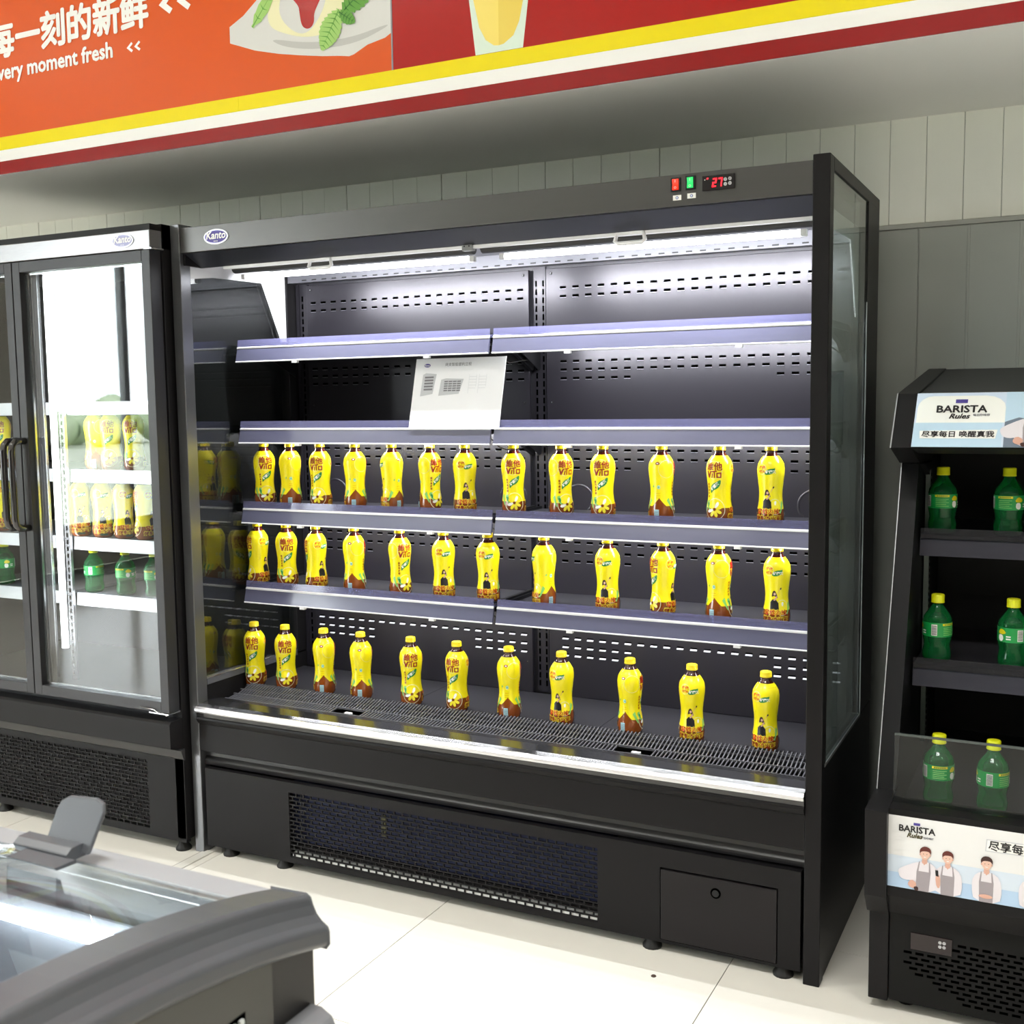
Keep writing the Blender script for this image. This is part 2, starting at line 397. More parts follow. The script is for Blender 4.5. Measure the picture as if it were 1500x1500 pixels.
# cup of yellow drink on the red panel
cupx = 1.085
pic.flat([(1.013, 2.391), (1.158, 2.391), (1.19, 2.62), (1.205, 2.80), (.965, 2.80), (.985, 2.62)], fp(0), mat('print_cup', (220, 236, 222), .3))
pic.flat([(cupx, 2.407), (1.10, 2.409), (1.13, 2.427), (1.148, 2.462), (1.166, 2.54), (1.19, 2.80), (cupx, 2.80)], fp(1), mat('print_juice_dark', (236, 208, 90), .3))
pic.flat([(cupx, 2.407), (1.07, 2.409), (1.045, 2.427), (1.026, 2.462), (1.008, 2.54), (.985, 2.80), (cupx, 2.80)], fp(1), mat('print_juice', (246, 222, 112), .3))
pic.build('printed_picture', sg)

# ================================================================ BOTTLES
def rad_tea(z):
    P = [(0, .026), (.004, .031), (.012, .0345), (.03, .0355), (.045, .0338), (.062, .0308), (.080, .0296), (.095, .0302), (.112, .0325), (.116, .0322), (.119, .0332), (.135, .0352), (.148, .0355), (.160, .0333), (.170, .028), (.178, .0215), (.184, .0160), (.189, .0138), (.1905, .0135)]
    if z <= 0: return P[0][1]
    for (a, ra), (b, rb) in zip(P, P[1:]):
        if z <= b: return ra+(rb-ra)*(z-a)/(b-a)
    return P[-1][1]
def wrap2d(mb, vs, fs, m, rf, off, R0, th0, ds=.0045, cut=True):
    """wrap a flat print (s,z) round the bottle at angle th0; s is arc length"""
    if cut:
        bm = bmesh.new(); bv = [bm.verts.new((a, b, 0)) for a, b in vs]
        for f in fs:
            try: bm.faces.new([bv[i] for i in f])
            except ValueError: pass
        s0, s1 = min(v[0] for v in vs), max(v[0] for v in vs); z0, z1 = min(v[1] for v in vs), max(v[1] for v in vs)
        k = math.ceil(s0/ds)
        while k*ds < s1:
            bmesh.ops.bisect_plane(bm, geom=bm.verts[:]+bm.edges[:]+bm.faces[:], plane_co=(k*ds, 0, 0), plane_no=(1, 0, 0)); k += 1
        k = math.ceil(z0/ds)
        while k*ds < z1:
            bmesh.ops.bisect_plane(bm, geom=bm.verts[:]+bm.edges[:]+bm.faces[:], plane_co=(0, k*ds, 0), plane_no=(0, 1, 0)); k += 1
        bm.verts.index_update(); vs = [(v.co.x, v.co.y) for v in bm.verts]; fs = [tuple(v.index for v in f.verts) for f in bm.faces]; bm.free()
    out = []
    for a, b in vs:
        th = th0+a/R0; r = rf(b)+off; out.append((r*math.sin(th), -r*math.cos(th), b))
    mb.add(out, fs, m, True)
D = math.radians
def make_tea_labelmesh():
    mb = MB(); n = 72; R0 = .0345
    zc = [k/20 for k in range(21)]
    vs = []; fs = []
    for i in range(n):
        th = 2*PI*i/n; d = abs((math.degrees(th)-250+180) % 360-180)
        zl = .045+max(0, .021-d*.00062)
        for t in zc:
            z = zl+(.1795-zl)*t; r = rad_tea(z)+.0004; vs.append((r*math.sin(th), -r*math.cos(th), z))
    k = len(zc)
    for i in range(n):
        for j in range(k-1):
            a = i*k+j; b = ((i+1) % n)*k+j; fs.append((a, b, b+1, a+1))
    mb.add(vs, fs, YEL, True)
    def poly(th, pts, m, o, ds=.0045): wrap2d(mb, pts, [tuple(range(len(pts)))], m, rad_tea, .0004+.0003*o, R0, D(th), ds)
    def ring(th, z, r, wdt, m, o):
        q = 28; vs = [(math.cos(2*PI*i/q)*rr, z+math.sin(2*PI*i/q)*rr) for rr in (r, r-wdt) for i in range(q)]
        wrap2d(mb, vs, [(i, (i+1) % q, q+(i+1) % q, q+i) for i in range(q)], m, rad_tea, .0004+.0003*o, R0, D(th), cut=False)
    def disc(th, z, r, m, o, sx=1): poly(th, [(math.cos(2*PI*i/24)*r*sx, z+math.sin(2*PI*i/24)*r) for i in range(24)], m, o)
    def text(th, z, st, size, m, o, s=0, **kw):
        vs, fs = text2d(st, size, **kw); wrap2d(mb, [(a+s, b+z) for a, b in vs], fs, m, rad_tea, .0004+.0003*o, R0, D(th), cut=False)
    def petal(th, z, r0, r1, ang, wd, m, o):
        pts = []
        for i in range(12):
            t = 2*PI*i/12; u = (r0+r1)/2+(r1-r0)/2*math.cos(t); v = wd*math.sin(t)*(1.15+.25*math.cos(t))*.8
            pts.append((u*math.cos(ang)-v*math.sin(ang), z+u*math.sin(ang)+v*math.cos(ang)))
        poly(th, pts, m, o, .02)
    # face A
    def lemon(th, z, r):
        ring(th, z, r, .0016, P_CRM, 2)
        for q in range(8):
            a = 2*PI*q/8+.3
            petal(th, z, .0035, r*.74, a, .0046 if r > .02 else .003, P_WHT if q in (1, 4) else P_LEM, 3)
            if q in (0, 3, 5): petal(th, z, .009, r*.66, a, .002, YEL if z > .04 else TEA, 4)
    ring(0, .143, .0235, .0009, P_CRM, 1)
    text(0, .1440, '維他', .0225, P_RED, 3, s=-.0215, offset=.0003); text(0, .1440, '維他', .0225, P_RED, 4, s=-.0209, offset=.0003)
    # squared lettering V I T A
    V = [[(-.0155, .1405), (-.0125, .1405), (-.0105, .1335), (-.0065, .1405), (-.0035, .1405), (-.0095, .1265), (-.0125, .1265)],
         [(-.0048, .1265), (-.0024, .1265), (-.0004, .136), (-.0028, .136)],
         [(-.0035, .1405), (.0075, .1415), (.0075, .139), (.0035, .1388), (.0035, .1265), (.0009, .1265), (.0009, .1385), (-.0035, .138)]]
    VS = lambda q: [(a*1.3, .1408+(b-.1408)*1.25) for a, b in q]
    for q in V: poly(0, VS(q), P_RED, 3, .02)
    for q in ([(.0065, .1265), (.0165, .1265), (.0165, .129), (.0065, .129)], [(.0065, .1345), (.0165, .1355), (.0165, .138), (.0065, .137)], [(.0065, .129), (.009, .129), (.009, .1345), (.0065, .1345)], [(.014, .129), (.0165, .129), (.0165, .1355), (.014, .1355)]):
        poly(0, VS(q), P_RED, 3, .02)
    poly(0, smooth_poly([(-.012, .080), (-.012, .098), (-.004, .107), (.008, .112), (.0205, .1195), (.0195, .105), (.011, .095), (-.003, .090)], 1), P_GRN, 2)
    vs, fs = text2d('柠檬茶', .0098, offset=.0003); ca, sa = math.cos(.62), math.sin(.62)
    wrap2d(mb, [(a*ca-b*sa-.0080, a*sa+b*ca+.0895) for a, b in vs], fs, P_WHT, rad_tea, .0014, R0, 0, cut=False)
    for q, ch in enumerate('真茶真柠檬'): text(-32, .1035-q*.0078, ch, .0062, P_RED, 3, s=-.003, offset=.0003)
    poly(-38, smooth_poly([(-.006, .062), (.006, .066), (.010, .050), (.013, .036), (.002, .047)], 1), P_LGRN, 2)
    poly(-36, smooth_poly([(-.002, .058), (.004, .060), (.008, .048), (.004, .046)], 1), P_GRN, 3)
    lemon(6, .0415, .0285)
    # face B (figure side)
    ring(98, .147, .0135, .0008, P_CRM, 2)
    text(98, .1475, '維他', .0095, P_ORG, 3, s=-.0085, offset=.0003); text(98, .1385, 'VITA', .0085, P_ORG, 3, s=-.0088, offset=.0003)
    poly(135, smooth_poly([(-.013, .133), (-.012, .142), (-.002, .148), (.012, .149), (.0135, .152), (.012, .141), (.003, .134)], 1), P_GRN, 2)
    text(135, .1375, '柠檬茶', .0085, P_WHT, 4, s=-.0105, offset=.0003)
    ring(160, .052, .020, .0014, P_CRM, 1)
    for q in range(5): petal(160, .052, .004, .015, .2+q*.62, .0034, P_WHT if q == 2 else P_LEM, 2)
    # small generic printed person with a raised arm
    poly(124, [(-.012, .047), (-.013, .066), (-.006, .073), (.004, .072), (.011, .064), (.012, .047)], P_BLK, 3)
    poly(124, [(-.004, .070), (.001, .070), (.008, .080), (.006, .083)], P_SKN, 4)
    poly(124, smooth_poly([(-.010, .078), (-.006, .094), (.001, .096), (.005, .088), (.010, .076), (.004, .079), (-.002, .083)], 1), P_HAIR2, 3)
    disc(124, .087, .0034, P_SKP, 4)
    poly(124, [(.004, .082), (.0055, .084), (.017, .101), (.0155, .1015)], P_SKN, 4)
    poly(124, smooth_poly([(.014, .100), (.0175, .105), (.0195, .101), (.017, .098)], 1), P_BLK, 4)
    for (zz, st, m1) in ((.0350, '穿越火线', P_ORG), (.0175, '燃身才出彩', P_RED)):
        sz = .0150 if zz > .03 else .0145
        vs, fs = text2d(st, sz, offset=.0014); w0 = max(v[0] for v in vs)/2
        wrap2d(mb, [(a-w0, b+zz) for a, b in vs], fs, P_LEM, rad_tea, .0013, R0, D(128), cut=False)
        vs, fs = text2d(st, sz, offset=.0002)
        wrap2d(mb, [(a-w0+.0002, b+zz) for a, b in vs], fs, m1, rad_tea, .0019, R0, D(128), cut=False)
    poly(126, [(-.011, .008), (.013, .008), (.015, .0145), (-.013, .0145)], mat('print_dark_green', (30, 60, 34), .4), 2)
    # face C (barcode side)
    poly(243, [(-.0085, .006), (.0045, .006), (.0045, .036), (-.0085, .036)], P_BLU, 3)
    for q in range(9): poly(243, [(-.0075, .009+q*.0028), (.0035, .009+q*.0028), (.0035, .0100+q*.0028), (-.0075, .0100+q*.0028)], P_GRY, 4, .02)
    disc(243, .158, .0038, P_RED, 2, 1.6); disc(243, .158, .0018, P_WHT, 3, 1.8)
    disc(247, .095, .0050, P_BLU, 2); disc(247, .095, .0024, P_LGRN, 3)
    poly(225, smooth_poly([(-.008, .094), (-.004, .102), (0, .096)], 1), P_LGRN, 2)
    for q in range(3): poly(243, [(-.006, .078-q*.006), (.008, .078-q*.006), (.008, .0785-q*.006), (-.006, .0785-q*.006)], P_ORG, 2, .02)
    for (th0, f) in ((305, 1), (195, -1)):
        poly(th0, [(-.010*f, .060), (-.002*f, .067), (.008*f, .036), (.006*f, .034)], P_LGRN, 2)
    ring(286, .143, .0235, .0008, P_CRM, 1)
    return mb
def make_bottle():
    t = thing('tea_bottle', 'yellow lemon tea bottle', 'bottle')
    prof = [(z, rad_tea(z)) for z in (0, .004, .012, .02, .03, .038, .045, .054, .062, .071, .080, .088, .095, .104, .112, .116, .119, .127, .135, .142, .148, .154, .160, .165, .170, .174)]
    b = MB().lathe(prof, TEA, 36, capt=False)
    b.lathe([(z, rad_tea(z)) for z in (.174, .178, .184, .189, .1905)]+[(.1906, .0158), (.1925, .0158), (.1927, .0132), (.195, .0132)], NECK, 36, capb=False)
    b.build('bottle_body', t)
    make_tea_labelmesh().build('label', t)
    n = 48
    c = MB().lathe([(.1935, .0155), (.1938, .0158), (.196, .0158), (.1962, .0153), (.205, .0151), (.2072, .0142), (.208, .0120)], CAPY, n, rfun=lambda z, r, a: r+(.00035*math.cos(24*a) if .196 < z < .206 else 0))
    c.build('cap', t)
    return t
def rad_lime(z):
    P = [(0, .027), (.004, .032), (.012, .0350), (.024, .0355), (.034, .0335), (.042, .0318), (.052, .0326), (.062, .0345), (.066, .0350), (.104, .0350), (.108, .0347), (.116, .033), (.124, .028), (.134, .0205), (.142, .0150), (.148, .0125)]
    for (a, ra), (b, rb) in zip(P, P[1:]):
        if z <= b: return ra+(rb-ra)*(z-a)/(b-a)
    return P[-1][1]
def make_lime():
    t = thing('lemonade_bottle', 'green lemonade bottle', 'bottle')
    zs = [0, .004, .008, .012, .018, .024, .029, .034, .038, .042, .047, .052, .057, .062, .066, .075, .085, .095, .104, .108, .112, .116, .120, .124, .129, .134, .138, .142, .148, .152]
    def rf(z, r, a):
        if z < .06: return r*(1-.035*abs(math.sin(2.5*a+z*22))*min(1, (.062-z)/.03))
        if .108 < z < .136: return r*(1-.02*(.5+.5*math.cos(8*a)))
        return r
    b = MB().lathe([(z, rad_lime(z)) for z in zs], GREENB, 40, rfun=rf); b.build('bottle_body', t)
    q = MB().lathe([(.067, .0354), (.103, .0354)], LABG, 40, capb=False, capt=False)
    rl = lambda z: .0354
    def poly(th, pts, m, o): wrap2d(q, pts, [tuple(range(len(pts)))], m, rl, .0002+.0003*o, .0354, D(th))
    YL = mat('print_lime_yellow', (226, 210, 20), .35)
    poly(60, [(-.018, .096), (.018, .096), (.018, .1015), (-.018, .1015)], YL, 1)
    for k in range(6): poly(60, [(-.013+k*.0045, .0975), (-.010+k*.0045, .0975), (-.010+k*.0045, .1), (-.013+k*.0045, .1)], P_GRN, 2)
    for k in range(5): poly(60, [(-.016, .072+k*.0045), (.016-(k % 2)*.006, .072+k*.0045), (.016-(k % 2)*.006, .0735+k*.0045), (-.016, .0735+k*.0045)], P_LGRN, 1)
    poly(0, [(-.008, .071), (.006, .071), (.006, .099), (-.008, .099)], P_WHT, 1)
    for k in range(8): poly(0, [(-.007, .073+k*.0031), (.005, .073+k*.0031), (.005, .0746+k*.0031), (-.007, .0746+k*.0031)], P_BLK, 2)
    for th in (115, 285):
        poly(th, smooth_poly([(-.012, .088), (-.004, .100), (.006, .098), (.013, .090), (.004, .086)], 1), YL, 1)
        poly(th, smooth_poly([(-.008, .086), (-.009, .072), (.000, .068), (.006, .074), (.004, .085)], 1), P_WHT, 2)
        poly(th+28, [(-.005, .080), (.006, .080), (.006, .083), (-.005, .083)], P_WHT, 2)
        poly(th+28, [(-.005, .074), (.006, .074), (.006, .077), (-.005, .077)], P_WHT, 2)
    wrap2d(q, *[[(a-.016, b+.080) for a, b in text2d('柠檬味汽水', .0075, offset=.0002)[0]], text2d('柠檬味汽水', .0075, offset=.0002)[1]], P_WHT, rl, .0006, .0354, D(190), cut=False)
    q.build('label', t)
    c = MB().lathe([(.1505, .0160), (.151, .0163), (.153, .0163), (.1535, .0158), (.169, .0156), (.1712, .0148), (.172, .0125)], CAPG, 48, rfun=lambda z, r, a: r+(.0004*math.cos(24*a) if .1535 < z < .170 else 0))
    c.build('cap', t)
    return t
ORD = ['first', 'second', 'third', 'fourth', 'fifth', 'sixth', 'seventh', 'eighth', 'ninth', 'tenth', 'eleventh', 'twelfth', 'thirteenth']
tea0 = make_bottle(); lime0 = make_lime(); used = {'tea': False, 'lime': False}
def put(kind, x, y, z, face, label, group):
    src = tea0 if kind == 'tea' else lime0
    o = src if not used[kind] else copy_tree(src); used[kind] = True
    o.location = (x, y, z); o.scale = (1, 1, 1.046 if kind == 'tea' else 1); phi = math.atan2(CX-x, -(CY-y)); o.rotation_euler = (0, 0, phi-math.radians(face))
    o['label'] = label; o['group'] = group
    return o
def facetxt(f):
    f %= 360
    if f < 45 or f >= 315: return 'red lettering in front'
    if f < 100: return 'dark figure at right edge'
    if f < 170: return 'dark figure in front'
    if f < 225: return 'barcode at right edge'
    return 'barcode in front'
# px centre (from the photograph) -> world x on each shelf, bottle axis at y
def px_x(u, v, y):
    d = fwd+r2*((u-750)/FPX)+u2*((750-v)/FPX); t = (y-CY)/d.y
    return CX+d.x*t
ZSH = {1: 1.1030, 2: .8340, 3: .499}
ROWS = [
 (1, 'top bottle row', .295, 700, [(387, -6), (425, 245), (469, 25), (520, 250), (574, 205), (630, 322), (681, 118), (752, 2), (822, 337), (883, 8), (969, 262), (1054, 28), (1129, 140)]),
 (2, 'middle bottle row', .295, 830, [(378, 72), (420, 0), (463, 88), (519, 266), (586, 334), (650, 122), (715, 132), (797, 207), (890, 140), (971, 62), (1053, 272), (1138, 134)]),
 (3, 'bottom deck', .255, 1020, [(375, 20), (420, 6), (476, 256), (530, 250), (603, 4), (670, 28), (746, 258), (823, 146), (923, 276), (1013.5, 130), (1121.5, 142)])]
for (lv, where, y, v, lst) in ROWS:
    for i, (u, f) in enumerate(lst):
        nb = len(lst); pos = ORD[i]+' from left' if i <= nb//2 else (ORD[nb-1-i]+' from right' if i < nb-1 else 'rightmost')
        vv = v+(u-700)*.06
        put('tea', px_x(u, vv, y), y, ZSH[lv], f, 'yellow tea bottle %s on %s, %s' % (pos, where, facetxt(f)), 'lemon tea bottles in the open cooler, row %s' % ['', 'one', 'two', 'three'][lv])

# ================================================================ MAIN OPEN COOLER
mc = thing('open_display_cooler', 'large black open front cooler with glass sides, full of yellow tea bottles', 'cooler', (1, .35, 0))
H = 2.0; W = 2.0; DP = .70
for (xa, xb) in ((0, .036), (W-.04, W)):
    B('front_post', (xa, xb, 0, .045, 0, H), mat('post_sheen', (120, 121, 124), .3, .8) if xa == 0 else BLACK, mc, .002)  # left post paler than the right: reflected light put into its colour
    B('rear_post', (xa, xb, .52, DP, .555, H-.03), BLACK, mc, .002)
    B('top_rail', (xa, xb, .045, DP, H-.032, H), BLACK, mc, .002)
    B('side_panel', (xa+.002, xb-.002, .045, DP, 0, .55), BLACK, mc, .002)
GB = mat('glass_bead', (150, 154, 156), .35, .5)
for (xa, m) in ((.014, PANE), (W-.012, PANER)):
    o = B('side_glass', (xa, xa+.008, .045, .52, .55, H-.032), m, mc, label='clear side glass pane')
B('glass_bead', (.0225, .0375, .045, .515, .546, .566), mat('bead_dark', (80, 80, 84), .4), mc)
B('glass_bead', (.0225, .0385, .045, .515, .566, .570), ALU, mc)
B('glass_bead', (W-.0015, W+.0006, .03, .52, .548, .556), GB, mc)
B('glass_bead', (W-.0015, W+.0006, .514, .522, .556, 1.70), GB, mc)
# gussets of the canopy, white on the inside, at both ends
def gusset(xa, xb):
    MB().prism([(.046, 1.838), (.16, 1.852), (.398, 1.855), (.495, 1.66), (.52, 1.66), (.545, 1.70), (.545, 1.90), (.046, 1.90)], xa, xb, WHITE, 'x').build('canopy_gusset', mc, 'white painted gusset under the canopy')
gusset(.0245, .0285); gusset(W-.0285, W-.0245)
# header
PF = W-.04
B('header_fascia', (.037, PF, .004, .03, 1.912, 1.988), mat('header_coat', (92, 91, 90), .3, .8, .5, noise=.05, nscale=12, stretch=(.4, 4, 4)), mc, .0015)
B('header_top', (.037, PF, .03, DP, 1.955, 1.985), BLACK, mc)
MB().prism([(.012, 1.9105), (.03, 1.9105), (.115, 1.895), (.115, 1.885), (.092, 1.8745), (.085, 1.8745)], .037, PF, mat('canopy_underside', (40, 41, 47), .35, .2), 'x').build('canopy_panel', mc)
B('canopy_end', (.037, .045, .014, .09, 1.875, 1.91), BLACK, mc)
MB().prism([(.115, 1.893), (.52, 1.905), (.52, 1.915), (.115, 1.903)], .0375, PF-.0005, mat('canopy_ceiling', (92, 92, 98), .4, .3), 'x').build('canopy_ceiling', mc)
nb = MB()
nb.box(.13, .985, .088, .103, 1.866, 1.8745, WHITE); nb.box(1.015, PF-.004, .088, .103, 1.866, 1.8745, WHITE)
nb.build('night_blind_bar', mc, 'white pull bar of the night blind')
rl = MB(); n = 26
RIB = mat('night_blind_mesh', (46, 46, 46), .5)
for (xa, xb) in ((.125, .985), (1.015, PF-.005)):
    rl.prism([(.150+.019*math.cos(2*PI*i/n)*(1 if i % 2 else .97), 1.875+.017*math.sin(2*PI*i/n)*(1 if i % 2 else .97)) for i in range(n)], xa, xb, RIB, 'x')
rl.build('night_blind_roll', mc)
for xc in (.500, 1.478):
    MB().tube([(xc-.036, .09, 1.872), (xc-.041, .087, 1.852), (xc-.033, .086, 1.846), (xc+.033, .086, 1.846), (xc+.041, .087, 1.852), (xc+.036, .09, 1.872), (xc, .09, 1.876)], .0058, WHITE, 8, True).build('blind_handle', mc, 'white pull handle of the night blind')
cl = MB().box(.985, 1.017, .083, .102, 1.860, 1.885, mat('clip_grey', (125, 126, 126), .4, .3)); cl.disc((.993, .0825, 1.872), .0022, DARK, 'y', .001, 8).disc((1.008, .0825, 1.872), .0022, DARK, 'y', .001, 8)
cl.build('centre_clip', mc)
def tube_light(parent, xa, xb, y, z, r=.008, name='led_tube', power=0, ang=0):
    o = MB(); n = 12
    o.prism([(y+r*math.cos(2*PI*i/n), z+r*math.sin(2*PI*i/n)) for i in range(n)], xa+.015, xb-.015, LED, 'x')
    o.box(xa, xa+.015, y-r*.9, y+r*.9, z-r*.9, z+r*.9, WHITE); o.box(xb-.015, xb, y-r*.9, y+r*.9, z-r*.9, z+r*.9, WHITE)
    t = o.build(name, parent)
    if power:
        area('cooler_led', ((xa+xb)/2, y, z-r-.003), xb-xa-.03, .012, power, (.95, .97, 1.0), (ang or .7, 0, 0))
    return t
tube_light(mc, .112, .962, .2, 1.853, .009, power=12); tube_light(mc, 1.045, 1.905, .2, 1.853, .009, power=14)
# plenum strip with outlet slots above the back panels
pl = MB().box(.0375, PF, .525, .56, 1.865, 1.906, mat('plenum', (96, 96, 102), .35, .3))
for k in range(44): pl.box(.10+k*.042, .118+k*.042, .5235, .526, 1.870, 1.874, DARK)
pl.build('air_plenum', mc)
# back wall + two perforated panels
B('rear_wall', (.0375, PF, .575, .69, .4, 1.95), mat('rear_dark', (44, 43, 48), .4, .3), mc)
SLOTD = mat('slot_dark', (2, 2, 2), .9, 0, 0); SLOTG = mat('slot_edge', (120, 120, 128), .35, .3); SLOTL = mat('slot_lit_lip', (206, 206, 212), .4)
def slots_for(x0, cnt):
    zs = []
    rows = [(1.795, 0, cnt), (1.768, 0, cnt), (1.567, 0, cnt), (1.541, 0, cnt), (1.514, 0, 6), (1.514, cnt-5, cnt), (1.290, 0, cnt), (1.262, 0, cnt), (1.234, 0, 6), (1.234, cnt-5, cnt),
            (.998, 0, cnt), (.968, 0, cnt), (.938, 0, 6), (.938, cnt-5, cnt), (.690, 0, cnt), (.662, 0, 6), (.662, cnt-5, cnt), (.635, 0, 6), (.635, cnt-5, cnt)]
    m = MB()
    for (z, a, b) in rows:
        for k in range(a, b):
            xx = x0+k*.0424
            m.box(xx-.0105, xx+.0105, .5490, .5495, z-.0034, z+.0038, SLOTD)
            if z > .8: m.prism([(.5494, z-.0036), (.5468, z-.0040), (.5468, z-.0048), (.5494, z-.0050)], xx-.0105, xx+.0105, SLOTG, 'x')
            else: m.prism([(.5494, z-.0004), (.5440, z-.0040), (.5440, z-.0050), (.5494, z-.0022)], xx-.0105, xx+.0105, SLOTL, 'x')  # lowest slots only: light showing in the holes painted as white lips
    return m
for (xa, xb, x0, cnt) in ((.098, .962, .127, 20), (1.022, 1.955, 1.081, 21)):
    bp = B('back_panel', (xa, xb, .5495, .562, .499, 1.855), BACKP, mc, .0015)
    slots_for(x0, cnt).build('air_slots', bp, kind='stuff')
    for xs in (xa+.018, xb-.018):
        for zs in (1.84, 1.44, .60): MB().disc((xs, .5495, zs), .0045, DARK, 'y', .002, 10).disc((xs, .548, zs), .002, CHROME, 'y', .001, 8).build('screw', bp)
    for xc in ([.20, .90] if xa < 1 else [1.13, 1.86]):
        rg = MB(); q = 28
        vs = [(xc+math.cos(2*PI*i/q)*rr, yy, 1.135+math.sin(2*PI*i/q)*rr) for (rr, yy) in ((.050, .5494), (.046, .5465), (.042, .5494)) for i in range(q)]
        rg.add(vs, [(j*q+i, j*q+(i+1) % q, (j+1)*q+(i+1) % q, (j+1)*q+i) for j in range(2) for i in range(q)], BACKP, True); rg.build('round_boss', bp)
# slotted uprights
def upright(xa, xb, cols, z1=1.865):
    m = MB().box(xa, xb, .566, .575, .499, z1, BACKP)
    z = .52
    while z < z1-.04:
        for c in cols: m.box(c-.003, c+.003, .5650, .5662, z, z+.018, SLOTD)
        z += .0262
    m.build('slotted_upright', mc)
upright(.972, 1.013, (.981, 1.005)); upright(.0555, .092, (.068,), 1.862); upright(.0395, .053, (), 1.862)
# shelves
def shelf(xa, xb, zt, led, pw_, rail=RAIL, lip=LIP):
    zq = {1.1135: 1.1030, .8465: .8340}.get(zt, zt-.0105)
    sh = MB().box(xa, xb, .262, .545, zq-.010, zq, DECK).box(xa, xb, .262, .272, zt-.030, zt, BLACK2).build('shelf', mc)
    r = MB()
    r.prism([(.240, zt-.014), (.246, zt-.006), (.262, zt-.004), (.262, zt-.012), (.247, zt-.016), (.238, zt-.056), (.232, zt-.062), (.229, zt-.058)], xa, xb, rail, 'x'); r.build('price_rail', sh, 'lavender grey plastic price rail')
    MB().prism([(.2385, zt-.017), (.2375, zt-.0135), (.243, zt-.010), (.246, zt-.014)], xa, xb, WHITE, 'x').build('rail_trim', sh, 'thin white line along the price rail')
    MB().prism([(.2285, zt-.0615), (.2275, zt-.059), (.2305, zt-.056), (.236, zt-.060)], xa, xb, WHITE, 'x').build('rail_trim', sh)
    MB().prism([(.2405, zt-.009), (.2435, zt+.012), (.2448, zt+.012), (.2418, zt-.009)], xa, xb, lip, 'x').build('rail_lip', sh, 'clear plastic lip above the price rail')
    for xe in (xa+.004, xb-.016):
        MB().prism([(.545, zt-.002), (.545, zt-.10), (.535, zt-.104), (.42, zt-.055), (.30, zt-.0305), (.275, zt-.026), (.275, zt-.002)], xe, xe+.012 if xe > xa+.1 else xe+.003, BLACK2, 'x').build('shelf_bracket', sh)
    if led:
        tube_light(sh, xa+.03, xb-.03, .295, zt-.030, .007, power=pw_, ang=math.radians(42))
    c = MB().tube([(xb-.02, .27, zt-.04), (xb-.005, .30, zt-.07), (xb+.004, .36, zt-.085), (xb+.006, .45, zt-.075), (xb+.006, .54, zt-.07)], .0018, DARK, 6).build('led_cable', sh)
    for xe in (xa+.24, xa+.73): B('rail_clip', (xe-.009, xe+.009, .226, .240, zt-.068, zt-.060), WHITE, sh)
for i, zt in enumerate((1.6445, 1.379, 1.1135, .8465)):
    shelf(.045, .984, zt, i > 0, [0, 6.0, 5.6, 3.2][i]); shelf(.996, 1.953, zt, True, [7, 6.0, 5.6, 3.6][i])
# deck
dk = MB()
for (xa, xb) in ((.0375, .66), (.6615, 1.31), (1.3115, PF-.0005)): dk.box(xa, xb, .225, .548, .478, .499, DECK)
dk.build('bottom_deck', mc)
# air return grille
gr = MB(); x = .075
GRM = mat('grille_black', (104, 104, 110), .35, .4)
while x < PF-.006:
    gr.prism([(.222, .513), (.216, .517), (.145, .4975), (.145, .4935), (.216, .5125), (.219, .505)], x, x+.0032, GRM, 'x')
    if not (.485 < x < .585 or 1.43 < x < 1.53):
        gr.prism([(.145, .4975), (.100, .492), (.100, .488), (.145, .4935)], x-.004, x-.0008, GRM, 'x')
    x += .0112
gr.box(.06, PF-.004, .141, .146, .4925, .4985, GRM); gr.box(.06, PF-.004, .206, .209, .5085, .5125, GRM); gr.box(.06, PF-.004, .176, .1785, .501, .505, GRM)
gr.box(.06, PF-.004, .098, .102, .487, .4925, GRM)
gr.build('air_return_grille', mc, kind='stuff')
for xc in (.535, 1.48): B('grille_latch', (xc-.012, xc+.012, .112, .124, .476, .492), WHITE, mc)
B('air_duct', (.0375, PF, .07, .224, .40, .44), DARK, mc)
# front bumper lip + panels
lp = MB().prism([(-.012, .470), (-.016, .478), (-.008, .489), (.010, .4935), (.06, .496), (.098, .492), (.098, .480), (.02, .455), (-.010, .455)], .0375, PF, mat('lip_black', (34, 34, 36), .2, .1, coat=.5), 'x'); lp.build('front_lip', mc, bevel=.0015)
MB().prism([(-.0155, .4705), (-.0185, .476), (-.0185, .482), (-.013, .4885), (-.0085, .489), (-.013, .480)], .0375, PF, mat('trim_strip', (235, 235, 238), .22, .7), 'x').build('bright_trim', mc, 'bright strip along the front lip')
MB().prism([(-.012, .455), (-.014, .448), (-.006, .435), (0, .43), (0, .342), (.008, .338), (.10, .338), (.10, .455)], .0375, PF, BLACK, 'x').build('bumper_panel', mc, bevel=.001)
MB().prism([(.028, .338), (.028, .318), (.018, .305), (.022, .290), (.05, .284), (.10, .284), (.10, .338)], .0375, PF, mat('groove_black', (22, 22, 24), .35), 'x').build('recessed_groove', mc)
